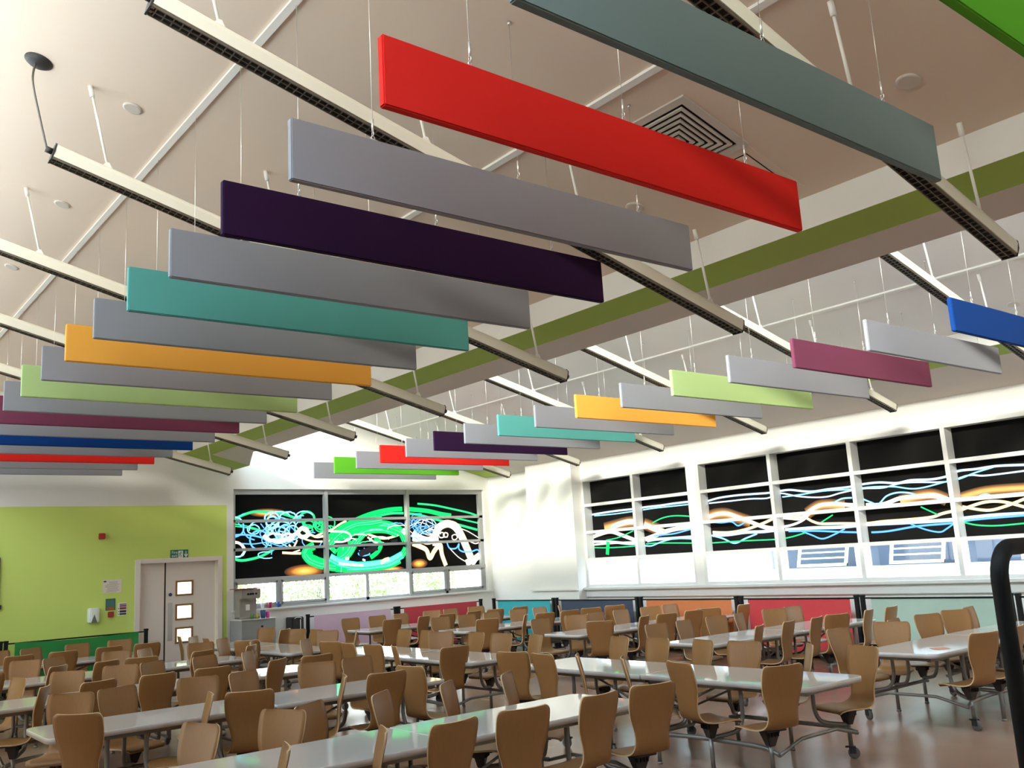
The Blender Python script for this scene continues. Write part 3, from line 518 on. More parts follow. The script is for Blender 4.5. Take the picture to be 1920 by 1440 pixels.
for z in (1.03, 2.0, 3.57): b.box(-3.5, -3.4, 6.5, 17, z - .03, z + .03)
b.build('window_frame', M_FRAME, rw)
b = MB(); b.box(-3.45, -3.445, 6.5, 17, 1.0, 3.6); b.build('glass', M_GLASS, rw)
b = MB(); b.box(-3.6, 14.1, YA - .3, YA, 0, 6.3); struct(b.build('wall_front', M_WHITE))
# window wall (right): deep openings, pier near the corner
RX = 13.65
b = MB()
b.box(RX, 14.05, YA, 3.35, 0, 4.6)
b.box(RX, 14.05, 3.35, 14.62, 0, 1.22); b.box(RX, 14.05, 3.35, 14.62, 3.50, 4.6)
b.box(RX, 14.05, 11.42, 11.62, 1.22, 3.50)
b.box(13.385, 14.05, 14.62, 16.15, 0, 4.6)
b.box(13.72, 14.05, 16.15, 18.0, 0, 4.6)
struct(b.build('wall_right', M_WHITE))
b = MB(); b.box(13.52, RX + .02, 3.35, 14.62, 1.165, 1.215); b.box(13.59, RX, 3.35, 14.62, 1.02, 1.165)
struct(b.build('trim_5', M_FRAME, None, .006))
b = MB(); b.box(13.33, 13.385, 14.62, 16.15, 1.17, 1.21); struct(b.build('trim_6', M_FRAME, None, .005))
b = MB(); b.box(-3.3, 5.40, 17.985, 18.0, 0, .12); b.box(7.02, 13.72, 17.985, 18.0, 0, .12); struct(b.build('baseboard_back', M_BLACKP))
b = MB(); b.box(RX - .015, RX, YA, 14.62, 0, .12); struct(b.build('baseboard_right', M_BLACKP))

# ceiling strips (cover battens) and their little eyes belong to the ceiling
def batten(n, x, zf):
    z = zf(x)
    b = MB(); b.prism([(x - .024, z + .012), (x + .024, z - .004), (x + .019, z - .030), (x - .029, z - .016)], YA, YB)
    struct(b.build('trim_%d' % n, M_ROD))
batten(7, 2.40, zc_left); batten(8, 4.32, zc_left); batten(9, 10.76, zc_right); batten(10, 8.75, zc_right)

# ------------------------------------------------------------------ windows
def window_back():
    r = bpy.data.objects.new('window_1', None); COL.objects.link(r); struct(r)
    y0, y1 = 18.08, 18.17
    X0, X1, Z0, Z1 = 7.27, 13.56, 1.20, 3.60
    f = MB()
    f.box(X0, X1, y0, y1, 3.50, Z1); f.box(X0, X1, y0, y1, Z0, 1.27); f.box(X0, X0 + .07, y0, y1, 1.27, 3.50); f.box(X1 - .10, X1, y0, y1, 1.27, 3.50)
    for x in (9.36, 11.42): f.box(x - .035, x + .035, y0 - .03, y1, Z0, Z1)
    for z in (2.96, 2.39): f.box(X0, X1, y0, y1, z - .028, z + .028)
    f.box(X0, X1, y0 - .02, y1, 1.75, 1.82)
    for x in (8.27, 10.33, 12.43): f.box(x - .035, x + .035, y0, y1, Z0, 1.78)
    f.build('window_frame', mat('window_frame_grey', (.40, .40, .39), .4), r)  # frame colour darkened to carry the shade of its backlit side
    xs = [(7.34, 8.235), (8.305, 9.325), (9.395, 10.295), (10.365, 11.385), (11.455, 12.395), (12.465, 13.46)]
    for i, (a, c) in enumerate(xs):
        if i not in (2, 3):                       # four opening casements
            s = MB(); t = .045
            s.box(a, c, y0 - .02, y0 + .05, 1.70, 1.75); s.box(a, c, y0 - .02, y0 + .05, 1.27, 1.27 + t)
            s.box(a, a + t, y0 - .02, y0 + .05, 1.27, 1.75); s.box(c - t, c, y0 - .02, y0 + .05, 1.27, 1.75)
            s.build('casement', M_SASH, r, .004)
        g = MB(); g.box(a, c, y1 - .02, y1 - .014, 1.27, 1.75); g.build('glass', M_GLASS, r)
window_back()
G1 = dict(y0=11.62, y1=14.62, mull=[13.11], n=2)
G2 = dict(y0=3.35, y1=11.42, mull=[9.77, 8.20, 6.63, 5.06], n=3)
def window_right(d):
    r = bpy.data.objects.new('window_%d' % d['n'], None); COL.objects.link(r); struct(r)
    x0, x1 = RX + .005, 13.87
    a, c = d['y0'], d['y1']
    f = MB()
    f.box(x0, x1, a, c, 3.44, 3.50); f.box(x0, x1, a, c, 1.22, 1.27)
    f.box(x0, x1, a, a + .05, 1.27, 3.44); f.box(x0, x1, c - .06, c, 1.27, 3.44)
    for y in d['mull']: f.box(x0, x1, y - .035, y + .035, 1.27, 3.44)
    ys_ = [a + .05] + sorted(d['mull']) + [c - .06]
    for z in (2.93, 2.36, 1.79):
        for k_, (p_, q_) in enumerate(zip(ys_, ys_[1:])): f.box(x0 + .004, x1 - .12, p_ + (.035 if k_ else 0), q_ - (.035 if k_ < len(ys_) - 2 else 0), z - .03, z + .03)
    f.build('window_frame', M_FRAME, r)
    ys = [a + .05] + sorted(d['mull']) + [c - .06]
    for p, q_ in zip(ys, ys[1:]):
        g = MB(); g.box(13.875, 13.881, p, q_, 1.26, 1.78); g.build('glass', M_GLASS, r)
window_right(G1); window_right(G2)

# printed blinds: light trails on black, each bay its own blind
PAL = {'g': ((.02, .85, .20), (.0, .35, .12)), 'G': ((.0, .72, .12), (.0, .55, .10)), 'c': ((.35, .95, 1.0), (.02, .35, .75)),
       'b': ((.12, .45, 1.0), (.02, .10, .6)), 'w': ((1.0, 1.0, .97), (1.0, .75, .45)), 'h': ((.95, 1.0, 1.0), (.15, .50, .95)),
       'y': ((1.0, .93, .50), (.95, .55, .15)), 'o': ((1.0, .75, .5), (.9, .4, .15)), 'O': ((.95, .42, .12), (.012, .009, .008)),
       'D': ((.0, .42, .07), (.0, .5, .08)), 'L': ((.12, .95, .38), (.0, .7, .12)), 't': ((.15, .95, .80), (.0, .70, .45)), 'k': ((.01, .01, .012), (.01, .01, .012))}
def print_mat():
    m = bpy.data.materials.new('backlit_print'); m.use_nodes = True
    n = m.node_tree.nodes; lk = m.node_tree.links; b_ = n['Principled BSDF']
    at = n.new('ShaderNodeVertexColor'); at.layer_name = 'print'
    lk.new(at.outputs['Color'], b_.inputs['Emission Color']); b_.inputs['Emission Strength'].default_value = 1.2  # emission stands in for daylight passing through the print
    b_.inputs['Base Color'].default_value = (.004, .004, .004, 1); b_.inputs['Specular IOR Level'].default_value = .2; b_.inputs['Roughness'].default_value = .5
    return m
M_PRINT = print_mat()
M_BLIND = mat('blind_fabric_black', (.005, .0045, .004), .8, spec=.15, noise=((.8, .8, .8), .5))
SEQ = [0]
def trail_mesh(curves, glows, lo, hi, mk, depth):
    """flat printed ribbons inside lo..hi; mk(u, z, d) -> point; depth: sign towards the room"""
    V = []; F = []; C = []
    rs = random.Random(11); allc = []
    for col, wd, pts in curves:
        allc.append((col, wd, pts))
        if col in 'Gt' and wd > .10:
            for q_ in range(5):
                o_ = rs.uniform(-.38, .38) * wd
                sp = []
                for i in range(len(pts)):
                    a_ = pts[max(0, i - 1)]; b_ = pts[min(len(pts) - 1, i + 1)]; L = math.hypot(b_[0] - a_[0], b_[1] - a_[1]) or 1
                    sp.append((pts[i][0] - (b_[1] - a_[1]) / L * o_, pts[i][1] + (b_[0] - a_[0]) / L * o_))
                allc.append(('D' if q_ % 2 else 'L', wd * .05, sp))
    for col, wd, pts in allc:
        SEQ[0] += 1
        wd = wd * 1.2 + .006
        d = .004 + .00018 * SEQ[0]
        ce, ed = PAL[col]
        P = spline(pts, 6)
        run = []
        def flush(run):
            if len(run) < 2: return
            o = len(V)
            prof = [(-.5, ed), (-.28, ce), (.28, ce), (.5, ed)]
            if col == 'O':
                mid = tuple(.30 * c for c in ce); prof = [(-.5, ed), (-.28, mid), (-.08, ce), (.08, ce), (.28, mid), (.5, ed)]
            for i, p in enumerate(run):
                a_ = run[max(0, i - 1)]; b_ = run[min(len(run) - 1, i + 1)]
                dx, dz = b_[0] - a_[0], b_[1] - a_[1]; L = math.hypot(dx, dz) or 1
                nx, nz = -dz / L, dx / L
                for s_, cc in prof:
                    u = min(hi, max(lo, p[0] + nx * wd * s_)); z = min(3.46, max(1.80, p[1] + nz * wd * s_))
                    V.append(mk(u, z, d)); C.append(cc)
            k = len(prof)
            for i in range(len(run) - 1):
                for j in range(k - 1):
                    F.append((o + i * k + j, o + i * k + j + 1, o + (i + 1) * k + j + 1, o + (i + 1) * k + j))
        for p in P:
            if lo <= p[0] <= hi and 1.75 < p[1] < 3.5: run.append(p)
            else: flush(run); run = []
        flush(run)
    for gx, gz, rx, rz in glows:
        o = len(V); n = 24
        if not (lo < gx < hi): continue
        V.append(mk(gx, gz, .003)); C.append((1.0, .55, .12))
        for rr, cc in ((.35, (.85, .35, .05)), (.7, (.22, .07, .015)), (1.0, (.012, .009, .008))):
            for k in range(n):
                V.append(mk(min(hi, max(lo, gx + rx * rr * math.cos(2 * PI * k / n))), min(3.46, max(1.80, gz + rz * rr * math.sin(2 * PI * k / n))), .003)); C.append(cc)
        for k in range(n): F.append((o, o + 1 + k, o + 1 + (k + 1) % n))
        for q_ in range(2):
            for k in range(n):
                F.append((o + 1 + q_ * n + k, o + 1 + q_ * n + (k + 1) % n, o + 1 + (q_ + 1) * n + (k + 1) % n, o + 1 + (q_ + 1) * n + k))
    me = bpy.data.meshes.new('light_trail_print'); me.from_pydata(V, [], F)
    at = me.color_attributes.new('print', 'FLOAT_COLOR', 'POINT')
    for i, c in enumerate(C): at.data[i].color = (*c, 1)
    me.materials.append(M_PRINT)
    return me
def blind(lo, hi, back, label):
    SEQ[0] = 0
    b = MB()
    if back:
        t = thing('window_blind', label, 'window blind', ((lo + hi) / 2, 18.21, 1.79), 0, 'printed blinds behind the window bars')
        b.box(lo - (lo + hi) / 2, hi - (lo + hi) / 2, -.012, .0, 0, 1.74)
        mk = lambda u, z, d: (u - (lo + hi) / 2, -.012 - d, z - 1.79)
        curves, glows = ART_BACK, ART_GLOW
    else:
        t = thing('window_blind', label, 'window blind', (13.885, (lo + hi) / 2, 1.79), 0, 'printed blinds behind the window bars')
        b.box(-.012, 0, lo - (lo + hi) / 2, hi - (lo + hi) / 2, 0, 1.70)
        mk = lambda u, z, d: (-.012 - d, u - (lo + hi) / 2, z - 1.79)
        curves, glows = ART_RIGHT, []
    b.build('blind_fabric', M_BLIND, t)
    put('light_trail_print', trail_mesh(curves, glows, lo + .005, hi - .005, mk, 1), t)
blind(7.31, 9.355, True, 'black printed blind with blue loops and a small orange glow, above the water cooler')
blind(9.365, 11.415, True, 'black printed blind with the big bright green swirl, middle of the far window')
blind(11.425, 13.50, True, 'black printed blind with the white hot arch beside blue scribbles')
blind(13.115, 14.60, False, 'black printed blind with cyan lines, first beside the white corner pier')
blind(11.64, 13.105, False, 'black printed blind left of the wide white window post')
blind(9.775, 11.40, False, 'black printed blind right of the wide white window post')
blind(8.205, 9.765, False, 'black printed blind second past the wide white post, orange hump at its middle')
blind(6.635, 8.195, False, 'black printed blind third past the wide white post, blue zigzag low down')
blind(5.065, 6.625, False, 'black printed blind by the photo edge above the black tubular rail')
blind(3.37, 5.055, False, 'black printed blind on the window wall nearest the camera')

# ------------------------------------------------------------------ double door and things on the green wall
def door():
    r = bpy.data.objects.new('door_1', None); COL.objects.link(r); struct(r); r.location = (0, 0, 0)
    f = MB(); y0, y1 = 17.96, 18.10
    f.box(5.38, 5.47, y0, y1, 0, 2.28); f.box(6.94, 7.03, y0, y1, 0, 2.28); f.box(5.47, 6.94, y0, y1, 2.20, 2.28)
    f.build('door_frame', M_DOOR, r, .006)
    a = MB(); a.box(5.475, 5.955, 18.10, 18.15, .01, 2.215); a.build('door_leaf', M_DOOR, r, .004)
    b = MB(); xa, xb = 5.985, 6.935
    hs = [(6.20, 6.47, 1.60, 1.82), (6.20, 6.47, 1.15, 1.38), (6.20, 6.47, .72, .95)]
    # leaf built around three square openings
    b.box(xa, 6.20, 18.10, 18.15, .01, 2.215); b.box(6.47, xb, 18.10, 18.15, .01, 2.215)
    zz = [.01, .72, .95, 1.15, 1.38, 1.60, 1.82, 2.205]
    for z0, z1 in ((.01, .72), (.95, 1.15), (1.38, 1.60), (1.82, 2.215)): b.box(6.20, 6.47, 18.10, 18.15, z0, z1)
    leaf = b.build('door_leaf', M_DOOR, r)
    g = MB(); g.box(5.955, 5.985, 18.12, 18.16, .01, 2.215); g.build('meeting_gap', M_DARK, r)
    for x0, x1, z0, z1 in hs:
        w_ = MB(); t = .035
        w_.box(x0 - t, x1 + t, 18.088, 18.10, z1, z1 + t); w_.box(x0 - t, x1 + t, 18.088, 18.10, z0 - t, z0)
        w_.box(x0 - t, x0, 18.088, 18.10, z0, z1); w_.box(x1, x1 + t, 18.088, 18.10, z0, z1)
        o = w_.build('vision_panel', M_WOODTRIM, leaf)
        g = MB(); g.box(x0, x1, 18.115, 18.12, z0, z1); g.build('glass', M_GLASS, leaf)
    p = MB(); p.box(6.03, 6.11, 18.092, 18.10, .75, 1.45); p.build('push_plate', M_STEEL, leaf)
    c = MB(); c.lathe([(.033, 0), (.033, .006)], 20, 0, Matrix.Translation((6.07, 18.10, 1.60)) @ Matrix.Rotation(PI / 2, 4, 'X')); c.build('sign_disc', mat('disc_blue', (.03, .05, .12), .4), leaf)
door()
# corridor behind the glazed panels (pale wall that shows through them)
b = MB(); b.box(5.2, 7.2, 19.6, 19.7, 0, 2.6); struct(b.build('wall_corridor', mat('corridor_pale_green', (.75, .85, .72), .7)))
b = MB()
b.box(2.98, 3.14, 17.95, 18.0, 1.55, 2.42); b.box(2.98, 3.19, 17.96, 18.0, 1.55, 1.62)
tag(b.build('notice_frame', M_BLACKP, None, .004), 'black edged frame cut by the photo edge on green wall', 'frame')
# strobe sounder
t = thing('fire_alarm_sounder', 'small red fire alarm sounder high on green wall', 'fire alarm', (4.78, 18.0, 2.73))
b = MB(); b.box(-.055, .055, -.03, 0, -.055, .055); b.build('base', M_RED, t, .008)
b = MB(); b.box(-.048, .048, -.09, -.03, -.045, .05); b.build('lens', M_RED, t, .012)
# fire exit sign
t = thing('fire_exit_sign', 'green fire exit sign with running man and down arrow above door', 'sign', (6.195, 17.995, 2.345))
b = MB(); b.box(-.17, .17, -.006, 0, -.09, .09); b.build('sign_plate', M_SIGNG, t, .002)
def text(body, size, loc, m, parent, name='lettering', rot=(PI / 2, 0, 0), align='LEFT'):
    c = bpy.data.curves.new(name, 'FONT'); c.body = body; c.size = size; c.extrude = .0008; c.align_x = align
    c.space_line = .85
    o = bpy.data.objects.new(name, c); COL.objects.link(o)
    dg = bpy.context.evaluated_depsgraph_get(); me = bpy.data.meshes.new_from_object(o.evaluated_get(dg))
    bpy.data.objects.remove(o); me.materials.clear(); me.materials.append(m)
    return put(name, me, parent, loc, 0, rot)
text('Fire\nexit', .074, (-.15, -.008, .018), M_PAPER, t)
b = MB()
b.box(-.022, .068, -.0075, -.006, -.07, .07); b.build('door_pictogram', M_PAPER, t)
b = MB()                                              # running man
b.lathe([(.011, 0), (.011, .001)], 12, 0, Matrix.Translation((.03, -.0076, .045)) @ Matrix.Rotation(PI / 2, 4, 'X'))
for pts in ([(.024, .032), (.014, 0)], [(.014, 0), (.034, -.018), (.026, -.05)], [(.014, 0), (.0, -.025), (-.016, -.028)], [(.024, .03), (.044, .018), (.052, .03)], [(.022, .03), (.0, .02), (-.008, .002)]):
    b.tube([(x, -.0086, z) for x, z in pts], .005, 6)
b.build('running_man', M_SIGNG, t)
b = MB(); y_ = -.0075
b.add([(.118, y_, .06), (.132, y_, .06), (.132, y_, -.02), (.118, y_, -.02), (.088, y_, .0), (.125, y_, -.062), (.162, y_, .0), (.125, y_, -.022), (.098, y_, .012), (.152, y_, .012)], [(0, 1, 2, 3), (8, 5, 7), (9, 7, 5), (4, 5, 8), (6, 9, 5)])
b.build('down_arrow', M_PAPER, t)
# notices
t = thing('paper_notice', 'cream laminated notice with small print above the green poster', 'notice', (4.98, 17.996, 1.825))
b = MB(); b.box(-.165, .165, -.003, 0, -.12, .12); b.build('sheet', mat('notice_cream', (.74, .66, .56), .5), t)
b = MB(); random.seed(3)
for k in range(9):
    z = .075 - k * .022; x0 = -.13 + random.random() * .05 + (.06 if k < 2 else 0); x1 = .13 - random.random() * .06
    b.box(x0, x1, -.0042, -.003, z - .003, z + .003)
b.build('print_lines', mat('ink_grey', (.28, .22, .22), .7), t)
b = MB(); b.lathe([(.028, 0), (.028, .001)], 14, 0, Matrix.Translation((-.125, -.004, .088)) @ Matrix.Rotation(PI / 2, 4, 'X') @ Matrix.Scale(.5, 4, (0, 1, 0))); b.build('logo', M_BLACKP, t)
t = thing('safety_poster', 'small green and orange safety poster left of striped notice', 'poster', (4.96, 17.996, 1.495))
b = MB(); b.box(-.085, .085, -.004, 0, -.10, .11); b.build('sheet', mat('poster_green', (.04, .16, .08), .5), t)
b = MB(); b.box(-.068, .068, -.0055, -.004, -.02, .07); b.build('picture', mat('poster_teal', (.06, .16, .17), .5), t)
b = MB(); b.box(-.062, .062, -.0055, -.004, -.088, -.04); b.build('band', mat('poster_orange', (.42, .10, .02), .5), t)
t = thing('break_glass_call_point', 'small red break glass fire call point under the green poster', 'fire alarm', (4.965, 18.0, 1.325))
b = MB(); b.box(-.05, .05, -.04, 0, -.05, .05); b.build('box', M_RED, t, .006)
b = MB(); b.box(-.03, .03, -.043, -.04, -.025, .025); b.build('glass', mat('call_point_face', (.30, .04, .03), .3), t)
t = thing('instruction_notice', 'white instruction notice with red and black text bars by the door frame', 'notice', (5.165, 17.996, 1.405))
b = MB(); b.box(-.08, .08, -.003, 0, -.115, .115); b.build('sheet', M_PAPER, t)
for k, (z, c) in enumerate(((.085, 'bar_dark'), (.055, 'bar_maroon'), (.012, 'bar_maroon'), (-.042, 'bar_dark'), (-.088, 'bar_dark'))):
    b = MB(); hh = .008 if k == 0 else (.014 if k == 1 else .02 if k < 4 else .016); b.box(-.045, .072, -.0045, -.003, z - hh, z + hh)
    b.build('text_bar', mat(c, (.22, .03, .035) if c == 'bar_maroon' else (.02, .02, .02), .5), t)
    if k > 1:
        b = MB(); b.lathe([(.009, 0), (.009, .001)], 10, 0, Matrix.Translation((-.065, -.004, z)) @ Matrix.Rotation(PI / 2, 4, 'X')); b.build('bullet', M_BLACKP, t)
t = thing('soap_dispenser', 'white plastic wall dispenser with pointed dark opening on green wall', 'dispenser', (4.665, 18.0, 1.335))
b = MB(); n = 14
pr = [(-.10, 0), (-.095, -.07), (-.06, -.10), (.06, -.10), (.095, -.07), (.10, 0)]
b.prism(pr, -.125, .125, 'z'); b.build('body', mat('plastic_white', (.80, .82, .76), .3), t, .012)
b = MB(); b.add([(-.05, -.104, -.125), (.05, -.104, -.125), (.0, -.104, .015)], [(0, 1, 2)]); b.add([(-.05, -.101, -.125), (.05, -.101, -.125), (.0, -.101, .015)], [(2, 1, 0)])
b.build('opening', mat('smoke_grey', (.16, .16, .13), .3), t)

# ------------------------------------------------------------------ acoustic baffles
FAB = {'green': (.10, .38, .02), 'slate': (.17, .21, .21), 'red': (.70, .020, .014), 'grey': (.255, .25, .268), 'purple': (.020, .004, .026),
       'teal': (.09, .32, .28), 'orange': (.78, .36, .055), 'lime': (.38, .50, .20), 'maroon': (.17, .04, .075), 'blue': (.003, .035, .17)}
for k, c in FAB.items(): mat('felt_' + k, c, .9, spec=.15, bump=(900, .12), noise=((300, 300, 300), .06))
BL, BH, BT = 3.056, .336, .045
def baffle_mesh():
    b = MB(); b.box(0, BL, 0, BT, 0, BH); return b
def wire_mesh(L):
    b = MB(); b.tube([(0, 0, 0), (0, 0, L)], .0022, 5); return b
BM = {}
def baffle(x, y, z, col, zf, label, group):
    t = thing('acoustic_baffle', label, 'acoustic panel', (x, y, z), 0, group)
    if col not in BM: BM[col] = baffle_mesh().mesh('felt_panel', MATS['felt_' + col], .006)
    put('felt_panel', BM[col], t)
    for k, dx in enumerate((.49, 1.51, 2.56)):
        L = zf(x + dx) - (z + BH) - .10
        key = round(L, 3)
        if ('w', key) not in BM:
            b = MB(); b.tube([(0, 0, .05), (0, 0, L + .10)], .0022, 5); b.tube([(0, 0, .05), (0, 0, .13)], .006, 8)
            b.tube([(0, 0, L + .08), (0, 0, L + .10)], .011, 8)
            BM[('w', key)] = b.mesh('suspension_cable', M_WIRE)
            h = MB(); pts = [(.011 * math.cos(a), 0, .02 + .011 * math.sin(a) - .001) for a in [PI * 2 * i / 12 for i in range(13)]]
            h.tube(pts, .0025, 5); h.tube([(0, 0, -.004), (0, 0, .012)], .0035, 6)
            pts = [(0, .009 * math.cos(a), .042 + .012 * math.sin(a)) for a in [PI * 2 * i / 12 for i in range(13)]]
            h.tube(pts, .0025, 5)
            BM['hook'] = BM.get('hook') or h.mesh('hook', M_WIRE)
        c = put('suspension_cable', BM[('w', key)], t, (dx, BT / 2, BH))
        put('hook', BM['hook'], c)
LN = {0: 'slate', 1: 'red', 2: 'grey', 3: 'purple', 4: 'grey', 5: 'teal', 6: 'grey', 7: 'orange', 8: 'grey', 9: 'lime', 10: 'grey', 11: 'maroon', 12: 'grey', 13: 'blue', 14: 'grey', 15: 'red', 16: 'grey', 17: 'grey', -1: 'green'}
LL = {-1: 'vivid green panel at the very top corner, nearest the camera',
 0: 'huge dark slate grey panel cut by the top of the photo',
 1: 'bright red panel between the slate panel and a lilac grey one',
 2: 'lilac grey panel directly in front of the dark purple panel, near run',
 3: 'dark purple, almost black panel in the near run',
 4: 'grey panel between the dark purple and the teal panels, near run',
 5: 'sea green teal panel in the near run by the left side',
 6: 'grey panel between the teal and the orange panels, near run',
 7: 'orange panel in the near run over the left tables',
 8: 'grey panel between the orange and the light green panels, near run',
 9: 'light lime green panel in the near run over the left tables',
 10: 'grey panel between the lime and the maroon panels, near run',
 11: 'maroon panel in the near run over the left tables',
 12: 'grey panel between the maroon and the dark blue panels, near run',
 13: 'dark navy blue panel in the near run toward the green wall',
 14: 'grey panel between the navy blue and the small red panels, near run',
 15: 'thin looking deep red panel near the green wall',
 16: 'grey panel just behind the far red panel, near run',
 17: 'last grey panel of the near run, closest to the green wall'}
for i in range(-1, 18):
    baffle(1.921, 2.2076 + .9 * i, 3.793, LN[i], zc_left, 'Hanging ' + LL[i], 'acoustic panels of the near run')
RC = ['blue', 'grey', 'maroon', 'grey', 'lime', 'grey', 'orange', 'grey', 'teal', 'grey', 'purple', 'grey', 'red', 'grey', 'green', 'grey']
RL = ['royal blue panel at the photo edge, window side run', 'lavender grey panel between the royal blue and plum panels', 'plum purple panel in the window side run',
 'lavender grey panel between the plum and pale green panels', 'pale green panel in the window side run', 'lavender grey panel between the pale green and orange panels',
 'orange panel in the window side run', 'lavender grey panel between the orange and teal panels, window side run', 'blue teal panel in the window side run',
 'grey panel between the teal and dark purple panels, window side run', 'dark purple panel in the window side run', 'grey panel between the dark purple and red panels, window side run',
 'red panel in the window side run above the far window', 'grey panel between the red and green panels, window side run', 'grass green panel above the far window, window side run',
 'last grey panel of the window side run, nearest the far window']
for j in range(16):
    baffle(8.802, 3.995 + .9 * j, 3.784, RC[j], zc_right, 'Hanging ' + RL[j], 'acoustic panels of the window side run')
baffle(8.802, 3.095, 3.784, 'grey', zc_right, 'Hanging grey panel in front of the royal blue one, window side run', 'acoustic panels of the window side run')

# ------------------------------------------------------------------ linear luminaires (switched off)
def lum_mesh(L):
    """half round cream housing with a slatted louvre below, along -x, sloping handled by rotation"""
    b = MB(); R = .062; n = 12
    pr = [(R * math.cos(PI * k / n), .012 + R * .85 * math.sin(PI * k / n)) for k in range(n + 1)]
    pr = [(R * .92, -.058)] + pr + [(-R * .92, -.058)]
    b.prism(pr, 0, L, 'x')
    return b
def lights(x1, z1, y0, dy, n, rods, zf, labels, group, first_cable=None):
    L = 5.15; ang = math.atan(SLOPE)
    house = lum_mesh(L).mesh('housing', M_TUBE)
    for p in house.polygons: p.use_smooth = False
    lv = MB(); lv.box(.02, L - .02, -.045, .045, -.062, -.058, 1)
    for k in range(100):
        x = .03 + (L - .06) * k / 99
        lv.box(x - .003, x + .003, -.043, .043, -.072, -.060)
    lv.box(0, L, -.050, -.042, -.074, -.056); lv.box(0, L, .042, .050, -.074, -.056); lv.box(0, L, -.004, .004, -.072, -.058)
    louv = lv.mesh('louvre', [M_LOUV, M_DARK])
    cap = MB(); cap.prism([(.052, -.078), (.065, -.02), (.060, .035), (.03, .064), (-.03, .064), (-.060, .035), (-.065, -.02), (-.052, -.078)], 0, .012, 'x')
    cap.tube([(.012, 0, 0), (.06, 0, 0)], .024, 12)
    capm = cap.mesh('end_cap', M_BLACKP)
    for i in range(n):
        y = y0 + dy * i - (.09 if (zf is zc_left and i == 5) else 0)
        t = thing('linear_ceiling_light', labels[i], 'ceiling light', (x1, y, z1), 0, group)
        for nm, me in (('housing', house), ('louvre', louv)):
            o = put(nm, me, t, (0, 0, 0), 0, (0, ang, PI) if False else (0, PI * 0 + ang, 0))
            o.location = (-L * math.cos(ang), 0, L * math.sin(ang))
        c = put('end_cap', capm, t, (0, 0, 0), 0, (0, ang, 0))
        c = put('end_cap', capm, t, (-L * math.cos(ang), 0, L * math.sin(ang)), 0, (0, ang, PI)); c.rotation_euler = (0, -ang, PI)
        for xt, xb_ in rods:
            dz = (x1 - xb_) * SLOPE
            p0 = Vector((xb_ - x1, 0, dz + .055)); p1 = Vector((xt - x1, 0, zf(xt) - z1))
            b = MB(); b.tube([p0 + Vector((0, 0, .03)), p1], .011, 8); d = (p0 - p1).normalized()
            b.tube([p1, p1 + d * .09], .02, 8)
            b.prism([(p0.x - .05, p0.z + .002), (p0.x + .05, p0.z - .022), (p0.x + .012, p0.z + .05), (p0.x - .012, p0.z + .05)], -.012, .012, 'y')
            b.build('suspension_rod', M_ROD, t)
        if first_cable and i == first_cable:
            s = Vector((-L * math.cos(ang) - .05, 0, L * math.sin(ang) + .02)); e_ = Vector((1.333 - x1, 0, zc_left(1.333) - z1))
            b = MB(); pts = spline([tuple(s), tuple(s.lerp(e_, .35) + Vector((-.03, 0, 0))), tuple(s.lerp(e_, .75) + Vector((-.055, 0, 0))), tuple(e_ + Vector((-.02, 0, -.02)))], 6)
            b.tube(pts, .008, 8); b.build('power_cable', mat('cable_grey', (.10, .09, .08), .5), t)
            b = MB(); b.lathe([(.0, -.035), (.07, -.03), (.10, -.008), (.10, .0)], 24, 0, Matrix.Translation(e_) @ Matrix.Rotation(ang, 4, 'Y'))
            b.build('ceiling_rose', M_BLACKP, t)
LABL = ['White linear ceiling light behind the huge slate panel, near bay', 'White linear ceiling light passing behind the lilac grey panel, near bay',
 'White linear ceiling light hung by a black ceiling rose and cable, near bay', 'White linear ceiling light ending beside the orange panel, near bay',
 'White linear ceiling light ending beside the lime green panel, near bay', 'White linear ceiling light ending beside the maroon panel, near bay', 'White linear ceiling light nearest the green wall, near bay']
lights(6.446, 3.745, 2.492, 2.275, 7, [(1.70, 1.84), (3.13, 3.26), (4.56, 4.68), (5.99, 6.10)], zc_left, LABL, 'linear lights of the near bay', 2)
LABR = ['White linear ceiling light beside the royal blue panel, window bay', 'White linear ceiling light passing behind the plum panel, window bay', 'White linear ceiling light passing behind the pale green panel, window bay',
 'White linear ceiling light passing behind the teal panel, window bay', 'White linear ceiling light passing behind the dark purple panel, window bay', 'White linear ceiling light ending under the far red panel, window bay']
lights(12.80, 3.755, 4.60, 2.286, 6, [(8.25, 8.38), (9.65, 9.78), (10.92, 11.04), (12.15, 12.28)], zc_right, LABR, 'linear lights of the window bay')

# small round ceiling detectors / cover plates
def disc(x, y, zf, label):
    ang = math.atan(SLOPE)
    b = MB(); b.lathe([(.06, .0), (.075, .004), (.075, .016)], 24, 0, Matrix.Translation((x, y, zf(x) - .014)) @ Matrix.Rotation(ang, 4, 'Y'))
    tag(b.build('ceiling_cover_plate', M_GRILLE), label, 'ceiling fitting', 'round cover plates on the ceiling')
disc(2.02, 7.06, zc_left, 'Round ceiling plate near the black ceiling rose')
disc(2.03, 9.35, zc_left, 'Round ceiling plate second along the far left ceiling strip')
disc(2.0, 11.6, zc_left, 'Small round ceiling plate at the left photo edge')
disc(5.42, 2.52, zc_left, 'Round ceiling plate above the tip of the slate panel')
disc(5.43, 4.92, zc_left, 'Round ceiling plate between the red and lilac grey panels')
disc(11.84, 4.63, zc_right, 'Round ceiling plate above the royal blue panel')
